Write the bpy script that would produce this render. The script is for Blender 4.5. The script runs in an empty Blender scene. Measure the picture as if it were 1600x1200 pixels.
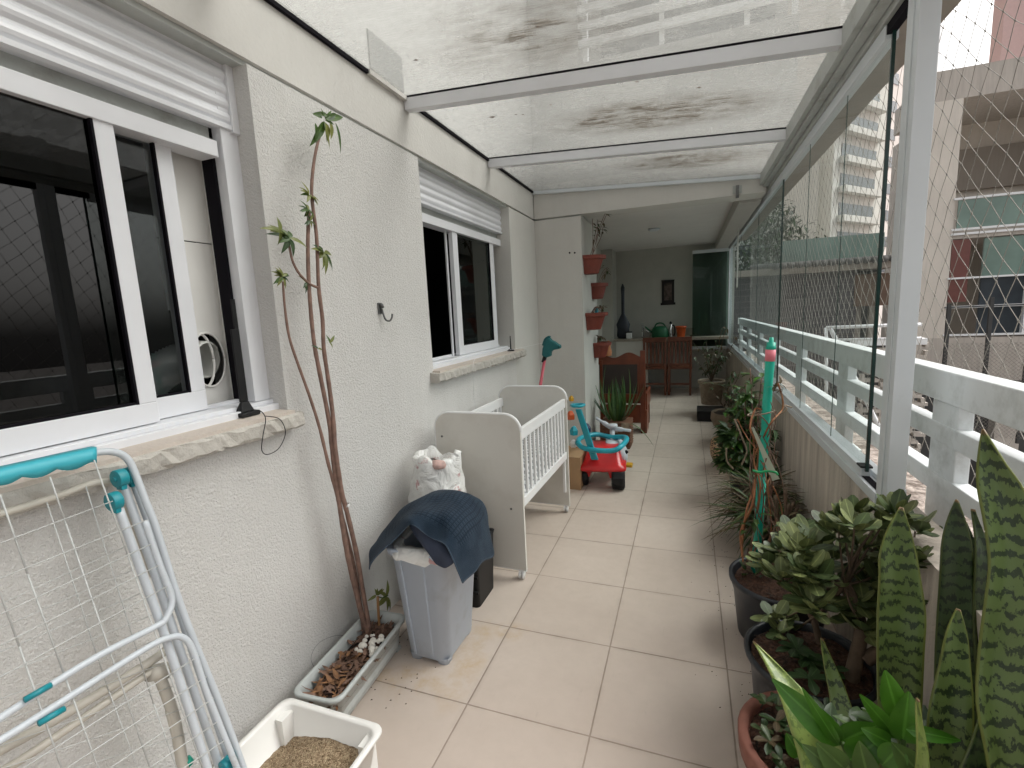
import bpy, math, random
import numpy as np
from mathutils import Vector, Matrix
random.seed(7)
R_ = math.radians
S = bpy.context.scene
COL = S.collection

# ------------------------------------------------------------------ camera
H = 1.4345
FPX = 744.0
YAW, PITCH, ROLL = -0.3565, -0.1466, -0.0489
_cy, _sy, _cp, _sp = math.cos(YAW), math.sin(YAW), math.cos(PITCH), math.sin(PITCH)
_f = np.array([_sy * _cp, _cy * _cp, _sp]); _rt = np.array([_cy, -_sy, 0.0]); _up = np.cross(_rt, _f)
_c, _s = math.cos(ROLL), math.sin(ROLL)
CR = _rt * _c + _up * _s; CU = -_rt * _s + _up * _c; CF = _f
CAMP = np.array([0.0, 0.0, H])
cd = bpy.data.cameras.new("camera"); cam = bpy.data.objects.new("camera", cd); COL.objects.link(cam)
cd.sensor_width = 36.0; cd.lens = FPX / 1600 * 36.0; cd.clip_start = 0.02; cd.clip_end = 500
m = Matrix.Identity(4)
for i in range(3):
    m[i][0] = CR[i]; m[i][1] = CU[i]; m[i][2] = -CF[i]; m[i][3] = CAMP[i]
cam.matrix_world = m
S.camera = cam

# ------------------------------------------------------------------ light
w = bpy.data.worlds.new("World"); S.world = w; w.use_nodes = True
nt = w.node_tree; bg = nt.nodes["Background"]
sky = nt.nodes.new("ShaderNodeTexSky"); sky.sky_type = 'NISHITA'; sky.sun_disc = False
SUN_EL, SUN_ROT = R_(52), R_(60)
sky.sun_elevation = SUN_EL; sky.sun_rotation = SUN_ROT; sky.air_density = 1.0; sky.dust_density = 6.0; sky.ozone_density = 0.6
hs = nt.nodes.new("ShaderNodeHueSaturation"); hs.inputs['Saturation'].default_value = 0.12
nt.links.new(sky.outputs[0], hs.inputs['Color']); wt = nt.nodes.new('ShaderNodeMix'); wt.data_type = 'RGBA'; wt.blend_type = 'MULTIPLY'; wt.inputs[0].default_value = 1; wt.inputs[7].default_value = (1, .985, .968, 1)
nt.links.new(hs.outputs[0], wt.inputs[6]); nt.links.new(wt.outputs[2], bg.inputs['Color'])
bg.inputs['Strength'].default_value = 0.15
sl = bpy.data.lights.new("sun", 'SUN'); so = bpy.data.objects.new("sun", sl); COL.objects.link(so)
sl.energy = 1.0; sl.angle = R_(40); sl.color = (1, 0.98, 0.955)
so.rotation_euler = (R_(90) - SUN_EL, 0, -SUN_ROT + math.pi)
# sun_rotation in blender sky: measured from +Y clockwise; lamp points from that side
_sd = Vector((math.sin(SUN_ROT) * math.cos(SUN_EL), math.cos(SUN_ROT) * math.cos(SUN_EL), math.sin(SUN_EL)))
so.rotation_euler = (-_sd).to_track_quat('-Z', 'Y').to_euler()
S.view_settings.view_transform = 'Standard'; S.view_settings.look = 'None'
S.view_settings.exposure = 1.0; S.view_settings.gamma = 1.0
S.render.engine = 'CYCLES'
S.cycles.max_bounces = 10; S.cycles.transparent_max_bounces = 24; S.cycles.diffuse_bounces = 5
S.cycles.use_denoising = True

# ------------------------------------------------------------------ helpers
def ray(p):
    u = (p[0] - 800) / FPX; v = (p[1] - 600) / FPX
    d = CR * u - CU * v + CF
    return d
def onx(p, x): d = ray(p); return Vector(CAMP + d * (x / d[0]))
def ony(p, y): d = ray(p); return Vector(CAMP + d * (y / d[1]))
def onz(p, z=0.0): d = ray(p); return Vector(CAMP + d * ((z - H) / d[2]))
def onplane(p, n, k):  # n.x = k
    d = ray(p); n = np.array(n); return Vector(CAMP + d * ((k - n @ CAMP) / (n @ d)))

class MB:
    def __init__(s): s.v = []; s.f = []; s.m = []; s.uv = {}; s.sm = []
    def add(s, vs, fs, mi=0, sm=False, uvs=None):
        b = len(s.v); s.v += [tuple(v) for v in vs]
        if uvs:
            for i, u in enumerate(uvs): s.uv[b + i] = u
        for f in fs: s.f.append(tuple(b + i for i in f)); s.m.append(mi); s.sm.append(sm)
        return s
    def box(s, a, b, mi=0):
        x0, x1 = sorted((a[0], b[0])); y0, y1 = sorted((a[1], b[1])); z0, z1 = sorted((a[2], b[2]))
        vs = [(x0, y0, z0), (x1, y0, z0), (x1, y1, z0), (x0, y1, z0), (x0, y0, z1), (x1, y0, z1), (x1, y1, z1), (x0, y1, z1)]
        return s.add(vs, [(0, 3, 2, 1), (4, 5, 6, 7), (0, 1, 5, 4), (1, 2, 6, 5), (2, 3, 7, 6), (3, 0, 4, 7)], mi)
    def hexa(s, vs, mi=0):  # 8 points: bottom 4 ccw, top 4
        return s.add(vs, [(0, 3, 2, 1), (4, 5, 6, 7), (0, 1, 5, 4), (1, 2, 6, 5), (2, 3, 7, 6), (3, 0, 4, 7)], mi)
    def tube(s, pts, r, n=8, mi=0, caps=True, sm=True):
        pts = [Vector(p) for p in pts]; k = len(pts)
        rs = r if isinstance(r, (list, tuple)) else [r] * k
        vs = []; prev = None
        for i, p in enumerate(pts):
            t = (pts[min(i + 1, k - 1)] - pts[max(i - 1, 0)])
            if t.length < 1e-9: t = Vector((0, 0, 1))
            t.normalize()
            if prev is None:
                a = Vector((0, 0, 1)) if abs(t.z) < 0.9 else Vector((1, 0, 0))
                u = t.cross(a).normalized()
            else:
                u = (prev - t * prev.dot(t))
                u = u.normalized() if u.length > 1e-6 else t.orthogonal().normalized()
            prev = u; w_ = t.cross(u)
            for j in range(n):
                a = 2 * math.pi * j / n
                vs.append(p + (u * math.cos(a) + w_ * math.sin(a)) * rs[i])
        fs = []
        for i in range(k - 1):
            for j in range(n):
                j2 = (j + 1) % n
                fs.append((i * n + j, i * n + j2, (i + 1) * n + j2, (i + 1) * n + j))
        if caps: fs.append(tuple(range(n - 1, -1, -1))); fs.append(tuple((k - 1) * n + j for j in range(n)))
        return s.add(vs, fs, mi, sm)
    def lathe(s, prof, c, n=32, mi=0, sx=1, sy=1, rot=0, fn=None, sm=True):
        vs = []; fs = []; k = len(prof)
        for r, z in prof:
            for j in range(n):
                a = 2 * math.pi * j / n + rot
                rr = r * (fn(a, z) if fn else 1)
                vs.append((c[0] + rr * math.cos(a) * sx, c[1] + rr * math.sin(a) * sy, c[2] + z))
        for i in range(k - 1):
            for j in range(n):
                j2 = (j + 1) % n
                fs.append((i * n + j, i * n + j2, (i + 1) * n + j2, (i + 1) * n + j))
        return s.add(vs, fs, mi, sm)
    def grid(s, P, mi=0, sm=True, uv=True):
        h = len(P); w_ = len(P[0]); vs = [p for r in P for p in r]
        uvs = [(j / (w_ - 1), i / (h - 1)) for i in range(h) for j in range(w_)] if uv else None
        fs = [(i * w_ + j, i * w_ + j + 1, (i + 1) * w_ + j + 1, (i + 1) * w_ + j) for i in range(h - 1) for j in range(w_ - 1)]
        return s.add(vs, fs, mi, sm, uvs)
    def prism(s, pts, d, mi=0, sm=False):  # planar outline extruded by vector d
        n = len(pts); d = Vector(d); a = [Vector(p) for p in pts]; b = [p + d for p in a]
        fs = [tuple(range(n - 1, -1, -1)), tuple(range(n, 2 * n))] + [(i, (i + 1) % n, n + (i + 1) % n, n + i) for i in range(n)]
        return s.add(a + b, fs, mi, sm)
    def leaf(s, base, d, L, W, up=Vector((0, 0, 1)), bend=0.3, fold=0.15, n=6, mi=0, shape='lance', nc=3):
        d = Vector(d).normalized(); side = d.cross(up)
        if side.length < 1e-3: side = d.orthogonal()
        side.normalize(); nn = side.cross(d).normalized()
        P = []
        for i in range(n + 1):
            t = i / n
            if shape == 'lance': wv = math.sin(math.pi * min(1, t ** 0.75 * 0.97 + 0.03)) ** 0.9
            elif shape == 'ovate': wv = (math.sin(math.pi * (t ** 0.7) * 0.98 + 0.02)) ** 0.75
            elif shape == 'obo': wv = 0.25 * (1 - t) + math.sin(math.pi * min(.97, t ** 1.35 * 0.93 + .03)) ** 0.6 * (0.3 + .7 * t) if t < 1 else 0.12
            else: wv = (1 - t) ** 0.6
            c = Vector(base) + d * (L * t) - nn * (bend * L * t * t)
            row = []
            for j in range(nc):
                q = j / (nc - 1) * 2 - 1
                row.append(c + side * (q * W * 0.5 * wv) + nn * (abs(q) * fold * W * wv))
            P.append(row)
        return s.grid(P, mi)
    def build(s, name, mats, parent=None, bevel=0, solid=0, loc=None, auto=False):
        me = bpy.data.meshes.new(name); me.from_pydata([tuple(v) for v in s.v], [], s.f)
        if not isinstance(mats, (list, tuple)): mats = [mats]
        for mt in mats: me.materials.append(mt)
        for p, mi, sm in zip(me.polygons, s.m, s.sm): p.material_index = mi; p.use_smooth = sm
        if s.uv:
            ul = me.uv_layers.new(name='uv')
            for l in me.loops: ul.data[l.index].uv = s.uv.get(l.vertex_index, (0, 0))
        me.update()
        o = bpy.data.objects.new(name, me); COL.objects.link(o)
        if parent: o.parent = parent
        if bevel:
            b = o.modifiers.new('b', 'BEVEL'); b.width = bevel; b.segments = 2; b.limit_method = 'ANGLE'; b.angle_limit = R_(40)
        if solid:
            q = o.modifiers.new('s', 'SOLIDIFY'); q.thickness = solid; q.offset = 0
        return o
def box(a, b): return MB().box(a, b)
def tag(o, label=None, cat=None, group=None, kind=None):
    if label: o['label'] = label
    if cat: o['category'] = cat
    if group: o['group'] = group
    if kind: o['kind'] = kind
    return o
def thing(name, label, cat, group=None, loc=(0, 0, 0)):
    o = bpy.data.objects.new(name, None); COL.objects.link(o); o.empty_display_size = 0.1
    return tag(o, label, cat, group)
def part(o, label): o['label'] = label; return o
def bez(pts, n=8):  # catmull-rom
    P = [Vector(p) for p in pts]; out = []
    for i in range(len(P) - 1):
        p0 = P[max(i - 1, 0)]; p1 = P[i]; p2 = P[i + 1]; p3 = P[min(i + 2, len(P) - 1)]
        for k in range(n):
            t = k / n
            out.append(0.5 * ((2 * p1) + (p2 - p0) * t + (2 * p0 - 5 * p1 + 4 * p2 - p3) * t * t + (3 * p1 - p0 - 3 * p2 + p3) * t ** 3))
    out.append(P[-1]); return out

# ------------------------------------------------------------------ materials
def new(name):
    mt = bpy.data.materials.new(name); mt.use_nodes = True
    return mt, mt.node_tree, mt.node_tree.nodes['Principled BSDF']
def nd(t, ty, **k):
    n = t.nodes.new(ty)
    for a, b in k.items():
        if a in n.inputs: n.inputs[a].default_value = b
        else: setattr(n, a, b)
    return n
def coords(t, scale=(1, 1, 1), kind='Object', loc=(0, 0, 0)):
    tc = t.nodes.new('ShaderNodeTexCoord'); mp = t.nodes.new('ShaderNodeMapping')
    mp.inputs['Scale'].default_value = scale; mp.inputs['Location'].default_value = loc
    t.links.new(tc.outputs[kind], mp.inputs[0]); return mp.outputs[0]
def noise(t, vec, scale, detail=4, rough=0.55, dist=0):
    n = t.nodes.new('ShaderNodeTexNoise'); n.inputs['Scale'].default_value = scale; n.inputs['Detail'].default_value = detail
    n.inputs['Roughness'].default_value = rough; n.inputs['Distortion'].default_value = dist
    t.links.new(vec, n.inputs['Vector']); return n.outputs['Fac']
def ramp(t, fac, stops, interp='LINEAR'):
    r = t.nodes.new('ShaderNodeValToRGB'); cr = r.color_ramp; cr.interpolation = interp
    while len(cr.elements) < len(stops): cr.elements.new(0.5)
    for e, (p, c) in zip(cr.elements, stops): e.position = p; e.color = (*c, 1) if len(c) == 3 else c
    t.links.new(fac, r.inputs[0]); return r.outputs[0]
def mixc(t, fac, a, b, mode='MIX'):
    n = t.nodes.new('ShaderNodeMix'); n.data_type = 'RGBA'; n.blend_type = mode
    def put(i, v):
        if isinstance(v, (int, float)): n.inputs[i].default_value = v
        elif isinstance(v, tuple): n.inputs[i].default_value = (*v, 1)
        else: t.links.new(v, n.inputs[i])
    put(0, fac); put(6, a); put(7, b); return n.outputs[2]
def math_(t, op, a, b=None, clamp=False):
    n = t.nodes.new('ShaderNodeMath'); n.operation = op; n.use_clamp = clamp
    for i, v in enumerate((a, b)):
        if v is None: continue
        if isinstance(v, (int, float)): n.inputs[i].default_value = v
        else: t.links.new(v, n.inputs[i])
    return n.outputs[0]
def bump(t, b, h, strength, dist=0.01):
    n = t.nodes.new('ShaderNodeBump'); n.inputs['Strength'].default_value = strength; n.inputs['Distance'].default_value = dist
    t.links.new(h, n.inputs['Height']); t.links.new(n.outputs[0], b.inputs['Normal'])
def simple(name, col, rough=0.5, var=0.12, vs=6, bs=0, bscale=200, metal=0, spec=0.5, dirt=None, dscale=3, dlo=0.5, dhi=0.75, bd=0.003):
    mt, t, b = new(name)
    v = coords(t)
    n = noise(t, v, vs)
    c = ramp(t, n, [(0.25, tuple(x * (1 - var) for x in col)), (0.75, tuple(min(1, x * (1 + var)) for x in col))])
    if dirt:
        n2 = noise(t, v, dscale, 6, 0.65)
        f = ramp(t, n2, [(dlo, (0, 0, 0)), (dhi, (1, 1, 1))])
        c = mixc(t, f, c, dirt)
    t.links.new(c, b.inputs['Base Color'])
    b.inputs['Roughness'].default_value = rough; b.inputs['Metallic'].default_value = metal
    b.inputs['Specular IOR Level'].default_value = spec
    if bs: bump(t, b, noise(t, v, bscale, 3), bs, bd)
    return mt

M = {}
# floor tiles
TS, X0, Y0 = 0.46, -0.3053, 1.4082
mt, t, b = new('floor_tiles'); M['floor'] = mt
tc = t.nodes.new('ShaderNodeTexCoord'); sp = t.nodes.new('ShaderNodeSeparateXYZ'); t.links.new(tc.outputs['Object'], sp.inputs[0])
gx = math_(t, 'DIVIDE', math_(t, 'SUBTRACT', sp.outputs[0], X0 - TS * 20), TS)
gy = math_(t, 'DIVIDE', math_(t, 'SUBTRACT', sp.outputs[1], Y0 - TS * 20), TS)
dx = math_(t, 'ABSOLUTE', math_(t, 'SUBTRACT', math_(t, 'FRACT', math_(t, 'ADD', gx, .5)), .5))
dy = math_(t, 'ABSOLUTE', math_(t, 'SUBTRACT', math_(t, 'FRACT', math_(t, 'ADD', gy, .5)), .5))
dm = math_(t, 'MINIMUM', dx, dy)
g = ramp(t, dm, [(0.0045, (1, 1, 1)), (0.0075, (0, 0, 0))])
cell = t.nodes.new('ShaderNodeCombineXYZ'); t.links.new(math_(t, 'FLOOR', gx), cell.inputs[0]); t.links.new(math_(t, 'FLOOR', gy), cell.inputs[1])
wn = t.nodes.new('ShaderNodeTexWhiteNoise'); wn.noise_dimensions = '2D'; t.links.new(cell.outputs[0], wn.inputs['Vector'])
v = coords(t); n1 = noise(t, v, 2.2, 6, .6); n2 = noise(t, v, 22, 5, .6); n3 = noise(t, v, 160, 2)
base = ramp(t, n1, [(0.3, (.47, .39, .335)), (0.7, (.56, .475, .415))])
base = mixc(t, math_(t, 'MULTIPLY', n2, .35), base, (.40, .345, .295))
base = mixc(t, math_(t, 'MULTIPLY', wn.outputs['Value'], .30), base, (.62, .54, .475))
gr = math_(t, 'MULTIPLY', ramp(t, dm, [(.005, (1, 1, 1)), (.05, (0, 0, 0))]), ramp(t, noise(t, v, 7, 7, .7), [(.42, (0, 0, 0)), (.66, (1, 1, 1))]))
base = mixc(t, math_(t, 'MULTIPLY', gr, .3), base, (.27, .215, .165))
scf = ramp(t, noise(t, coords(t, (30, 5, 1)), 1.3, 7, .75), [(.60, (0, 0, 0)), (.70, (1, 1, 1))])
base = mixc(t, math_(t, 'MULTIPLY', scf, .22), base, (.30, .26, .22))
def spot(cx, cy, rx, ry, rot=0):
    mp = t.nodes.new('ShaderNodeMapping'); mp.vector_type = 'TEXTURE'
    mp.inputs['Location'].default_value = (cx, cy, 0); mp.inputs['Rotation'].default_value = (0, 0, rot); mp.inputs['Scale'].default_value = (rx, ry, 100)
    t.links.new(tc.outputs['Object'], mp.inputs[0])
    vl = t.nodes.new('ShaderNodeVectorMath'); vl.operation = 'LENGTH'; t.links.new(mp.outputs[0], vl.inputs[0])
    return math_(t, 'SUBTRACT', 1.0, vl.outputs['Value'], True)
st = math_(t, 'MAXIMUM', spot(-.86, 1.62, .09, .32, .08), spot(-1.0, 1.45, .2, .12, .1))
st = math_(t, 'MAXIMUM', st, spot(-1.13, 1.44, .12, .06)); st = math_(t, 'MAXIMUM', st, spot(-.74, 1.84, .14, .07))
st = math_(t, 'MULTIPLY', math_(t, 'MULTIPLY', st, 2.2, True), ramp(t, noise(t, v, 9, 5, .7), [(.42, (0, 0, 0)), (.68, (1, 1, 1))]))
base = mixc(t, math_(t, 'MULTIPLY', st, .6), base, (.44, .29, .13))
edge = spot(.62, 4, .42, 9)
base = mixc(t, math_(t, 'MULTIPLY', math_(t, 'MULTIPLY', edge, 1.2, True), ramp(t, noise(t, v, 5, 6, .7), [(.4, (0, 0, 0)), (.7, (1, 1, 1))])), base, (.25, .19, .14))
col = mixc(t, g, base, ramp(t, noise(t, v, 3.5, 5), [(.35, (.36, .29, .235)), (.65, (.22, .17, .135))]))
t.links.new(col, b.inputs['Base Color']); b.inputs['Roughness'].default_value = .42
t.links.new(ramp(t, n2, [(.3, (.34, .34, .34)), (.7, (.55, .55, .55))]), b.inputs['Roughness'])
hh = math_(t, 'ADD', math_(t, 'MULTIPLY', math_(t, 'SUBTRACT', 1, g), 1.0), math_(t, 'MULTIPLY', n3, .06))
bump(t, b, hh, .5, .002)

def stucco(name, col, bs, sc, dirtcol=(.42, .40, .35), streak=True, lo=.5, stk=.35):
    mt, t, b = new(name); v = coords(t)
    big = noise(t, v, 1.1, 6, .62); fine = noise(t, v, 40, 4)
    c = ramp(t, big, [(.3, tuple(x * .93 for x in col)), (.7, tuple(min(1, x * 1.05) for x in col))])
    if streak:
        sv = coords(t, (9, 9, .7)); sn = noise(t, sv, 1.6, 6, .65)
        c = mixc(t, math_(t, 'MULTIPLY', ramp(t, sn, [(lo, (0, 0, 0)), (lo + .3, (1, 1, 1))]), stk), c, dirtcol)
    t.links.new(c, b.inputs['Base Color']); b.inputs['Roughness'].default_value = .85
    vo = t.nodes.new('ShaderNodeTexVoronoi'); vo.inputs['Scale'].default_value = sc; vo.feature = 'SMOOTH_F1'
    dv = t.nodes.new('ShaderNodeTexNoise'); dv.inputs['Scale'].default_value = sc * .7; dv.inputs['Detail'].default_value = 5; t.links.new(v, dv.inputs['Vector'])
    mv = t.nodes.new('ShaderNodeVectorMath'); mv.operation = 'MULTIPLY_ADD'; t.links.new(dv.outputs['Color'], mv.inputs[0]); mv.inputs[1].default_value = (.03, .03, .03); t.links.new(v, mv.inputs[2])
    t.links.new(mv.outputs[0], vo.inputs['Vector'])
    h = math_(t, 'ADD', math_(t, 'MULTIPLY', vo.outputs['Distance'], .7), noise(t, v, sc * 1.3, 4, .65))
    bump(t, b, h, bs, .006)
    return mt
M['stucco'] = stucco('rough_stucco', (.66, .65, .63), .8, 116, stk=.16)
M['smooth'] = stucco('painted_render', (.62, .605, .572), .25, 60, stk=.12)
M['facade'] = stucco('facade_render', (.45, .445, .43), .1, 30, stk=.2)
M['sill'] = stucco('sill_render', (.50, .475, .435), 1.0, 34, lo=.4)
M['sill_top'] = stucco('sill_top', (.56, .495, .44), .35, 60, dirtcol=(.45, .4, .33))
M['parapet'] = stucco('stained_parapet', (.58, .52, .45), .4, 70, dirtcol=(.15, .12, .10), lo=.38, stk=.55)
M['ceiling'] = simple('ceiling_paint', (.68, .66, .64), .8, .04)
M['roomwall'] = simple('room_wall', (.46, .45, .41), .8, .06)
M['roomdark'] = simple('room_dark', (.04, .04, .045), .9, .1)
M['alu'] = simple('white_aluminium', (.66, .70, .73), .32, .04, vs=3, dirt=(.45, .47, .46), dscale=5, dlo=.62, dhi=.85)
M['alu_side'] = simple('weathered_aluminium', (.44, .46, .44), .45, .08, vs=8, dirt=(.25, .24, .21), dscale=7, dlo=.55, dhi=.8)
M['rail'] = simple('rail_paint', (.68, .71, .72), .35, .05, vs=4, dirt=(.40, .42, .40), dscale=9, dlo=.5, dhi=.8)
M['gasket'] = simple('black_gasket', (.008, .007, .010), .8, spec=.1)
M['pvc'] = simple('white_pvc', (.72, .73, .76), .38, .03)
M['crib'] = simple('crib_panel', (.66, .64, .595), .42, .02, dirt=(.58, .55, .50), dscale=5, dlo=.5, dhi=.8)
M['crib_white'] = simple('crib_lacquer', (.80, .80, .80), .3, .02)
M['black'] = simple('black_plastic', (.013, .013, .014), .5, .2, spec=.25)
M['blackpot'] = simple('black_pot', (.016, .019, .025), .42, .25, dirt=(.10, .10, .10), dscale=14, dlo=.6, dhi=.85)
M['wire'] = simple('coated_wire', (.54, .55, .54), .4, .04)
M['racktube'] = simple('rack_tube', (.56, .60, .64), .35, .05, dirt=(.42, .40, .37), dscale=9, dlo=.6, dhi=.8)
M['racktube_old'] = simple('rack_tube_back', (.50, .47, .41), .5, .1)
M['teal'] = simple('teal_plastic', (.012, .26, .31), .4, .1)
M['sleeve'] = simple('turquoise_sleeve', (.05, .42, .51), .45, .06, bs=.1, bscale=60)
M['trayw'] = simple('white_tray', (.80, .79, .76), .33, .02)
M['bin'] = simple('grey_blue_bin', (.46, .52, .61), .38, .03, dirt=(.34, .38, .42), dscale=6, dlo=.55, dhi=.8)
M['planter'] = simple('grey_planter', (.47, .50, .49), .45, .04, dirt=(.33, .33, .30), dscale=10, dlo=.55, dhi=.8)
M['soil'] = simple('soil', (.035, .022, .015), .95, .6, vs=60, bs=1, bscale=90, bd=.02)
M['mulch'] = simple('mulch', (.075, .034, .020), .9, .7, vs=50, bs=1, bscale=80, bd=.02)
M['drybits'] = simple('dry_leaves', (.24, .12, .055), .8, .6, vs=30)
M['drybits2'] = simple('dry_bark', (.17, .10, .07), .85, .6, vs=30)
M['shell'] = simple('egg_shell', (.8, .77, .70), .6, .06)
M['bark'] = simple('stem_bark', (.22, .135, .105), .75, .35, vs=30, bs=.5, bscale=60)
M['bark2'] = simple('jade_bark', (.13, .09, .06), .8, .35, vs=22, bs=.6, bscale=50)
M['terra'] = simple('terracotta', (.20, .042, .026), .55, .12, vs=12, dirt=(.18, .05, .04), dscale=8)
M['terra_pot'] = simple('terracotta_worn', (.22, .085, .06), .65, .2, vs=14, dirt=(.6, .52, .46), dscale=22, dlo=.66, dhi=.7)
M['stone'] = simple('stone_bowl', (.17, .125, .085), .85, .25, vs=14, bs=.6, bscale=60)
M['brownpot'] = simple('brown_fibre_pot', (.17, .125, .10), .8, .25, vs=40, bs=.5, bscale=220)
M['wood'] = simple('varnished_wood', (.16, .036, .013), .35, .35, vs=7)
M['wood_dark'] = simple('dark_wood', (.14, .04, .018), .4, .3, vs=9)
M['leather'] = simple('dark_upholstery', (.035, .022, .018), .5, .15)
M['red'] = simple('red_plastic', (.62, .018, .02), .3, .05)
M['cyan'] = simple('cyan_plastic', (.015, .33, .42), .33, .05)
M['yellow'] = simple('yellow_plastic', (.60, .33, .02), .4, .08)
M['lgrey'] = simple('light_grey_plastic', (.55, .58, .62), .35, .05)
M['white'] = simple('white_plastic', (.78, .78, .78), .35, .03)
M['pink'] = simple('pink_stick', (.62, .12, .16), .45, .08)
M['pinkband'] = simple('pink_band', (.80, .22, .27), .45, .04)
M['poleg'] = simple('green_pole', (.01, .42, .30), .32, .08, dirt=(.02, .2, .15), dscale=20, dlo=.6, dhi=.7)
M['horse'] = simple('teal_horse_fabric', (.012, .12, .125), .7, .15, bs=.2)
M['hook'] = simple('tarnished_metal', (.16, .16, .16), .4, .4, metal=.7, vs=40)
M['chrome'] = simple('chrome', (.6, .6, .6), .15, .05, metal=1)
M['greenplast'] = simple('green_can', (.012, .12, .05), .4, .1)
M['orange'] = simple('orange_pot', (.55, .09, .015), .45, .1)
M['granite'] = simple('stone_counter', (.33, .29, .24), .3, .3, vs=60)
M['cabinet'] = simple('cabinet_white', (.62, .61, .57), .4, .03)
M['card'] = simple('cardboard', (.42, .26, .14), .8, .1)
M['navy'] = simple('navy_toy', (.02, .025, .07), .4, .1)
M['net'] = simple('net_cord', (.27, .25, .22), .8, .15, vs=30)
M['concrete'] = stucco('concrete', (.55, .50, .45), .12, 12, dirtcol=(.22, .2, .18), lo=.42)
M['concrete_d'] = stucco('concrete_dark', (.33, .29, .25), .12, 12, dirtcol=(.18, .16, .14))
M['cream'] = stucco('cream_render', (.72, .66, .59), .05, 12)
M['greybld'] = simple('tower_render', (.66, .655, .62), .8, .07, vs=.4)
M['whitebld'] = simple('tower_white', (.85, .86, .87), .8, .03)
M['pinkbld'] = simple('tower_pink', (.72, .50, .47), .8, .05)
M['brickwall'] = None
M['wglass'] = simple('far_window', (.05, .06, .07), .15, .3, vs=2)
M['redpanel'] = simple('red_panel', (.17, .065, .055), .3, .1)
M['fence'] = simple('fence_dark', (.05, .05, .05), .5, .2)
M['rooftile'] = simple('roof_tile', (.11, .105, .10), .8, .4, vs=6, bs=.5, bscale=20)
M['ground'] = simple('lower_ground', (.18, .165, .15), .9, .3, vs=1.2)
M['ledge'] = simple('stone_ledge', (.33, .28, .245), .9, .45, vs=38, bs=1, bscale=45, bd=.02, dirt=(.14, .11, .09), dscale=12, dlo=.45, dhi=.6)

# brick of the garage
mt, t, b = new('dark_brick'); M['brickwall'] = mt
v = coords(t); sep = t.nodes.new('ShaderNodeSeparateXYZ'); t.links.new(v, sep.inputs[0]); cb = t.nodes.new('ShaderNodeCombineXYZ')
t.links.new(sep.outputs[0], cb.inputs[0]); t.links.new(sep.outputs[2], cb.inputs[1])
br = t.nodes.new('ShaderNodeTexBrick'); t.links.new(cb.outputs[0], br.inputs['Vector'])
br.inputs['Color1'].default_value = (.055, .05, .055, 1); br.inputs['Color2'].default_value = (.085, .075, .078, 1); br.inputs['Mortar'].default_value = (.15, .135, .13, 1)
br.inputs['Scale'].default_value = 1; br.inputs['Brick Width'].default_value = .32; br.inputs['Row Height'].default_value = .12; br.inputs['Mortar Size'].default_value = .009
t.links.new(mixc(t, math_(t, 'MULTIPLY', noise(t, v, 1.3, 6), .8), br.outputs[0], (.09, .08, .08)), b.inputs['Base Color']); b.inputs['Roughness'].default_value = .8

def glass(name, tint, refl, rough=0.0, milk=0, milkcol=(.8, .8, .75), gz=.30):
    mt, t, b = new(name); out = t.nodes['Material Output']; t.nodes.remove(b)
    tr = nd(t, 'ShaderNodeBsdfTransparent'); tr.inputs[0].default_value = (*tint, 1)
    gl = nd(t, 'ShaderNodeBsdfGlossy'); gl.inputs['Roughness'].default_value = rough
    lw_ = nd(t, 'ShaderNodeLayerWeight'); lw_.inputs[0].default_value = .5
    f = math_(t, 'MULTIPLY', math_(t, 'ADD', .025, math_(t, 'MULTIPLY', math_(t, 'POWER', lw_.outputs['Facing'], 4.0), gz)), refl, True)
    mx = nd(t, 'ShaderNodeMixShader'); t.links.new(f, mx.inputs[0]); t.links.new(tr.outputs[0], mx.inputs[1]); t.links.new(gl.outputs[0], mx.inputs[2])
    res = mx.outputs[0]
    if milk:
        df = nd(t, 'ShaderNodeBsdfTranslucent'); df.inputs[0].default_value = (*milkcol, 1)
        d2 = nd(t, 'ShaderNodeBsdfDiffuse'); d2.inputs[0].default_value = (*milkcol, 1)
        m2 = nd(t, 'ShaderNodeMixShader'); m2.inputs[0].default_value = .5; t.links.new(df.outputs[0], m2.inputs[1]); t.links.new(d2.outputs[0], m2.inputs[2])
        v = coords(t, (1, 1, 1)); nz = noise(t, v, 3.0, 6, .7)
        fac = math_(t, 'MULTIPLY', ramp(t, nz, [(.3, (.5, .5, .5)), (.7, (1, 1, 1))]), milk)
        m3 = nd(t, 'ShaderNodeMixShader'); t.links.new(fac, m3.inputs[0]); t.links.new(res, m3.inputs[1]); t.links.new(m2.outputs[0], m3.inputs[2]); res = m3.outputs[0]
    t.links.new(res, out.inputs[0]); return mt
M['glass'] = glass('screen_glass', (.92, .95, .94), 1.0, gz=.10, milk=.018, milkcol=(.7, .75, .72))
M['glass_far'] = glass('screen_glass_stacked', (.80, .86, .85), 1.0, gz=.14, milk=.035, milkcol=(.65, .7, .7))
M['glass_dark'] = glass('window_glass', (.10, .11, .12), 1.6)
M['glass_tint'] = glass('window_glass_tinted', (.72, .74, .75), 1.3)
M['glass_mid'] = glass('window_glass_clear', (.5, .54, .52), 1.4)
M['glass_green'] = glass('green_stacked_glass', (.44, .54, .50), 1.2)
M['glass_edge'] = simple('glass_edge', (.012, .035, .03), .15, .1)
M['balglass'] = simple('green_balustrade', (.19, .27, .235), .15, .25, vs=1.2)

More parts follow.
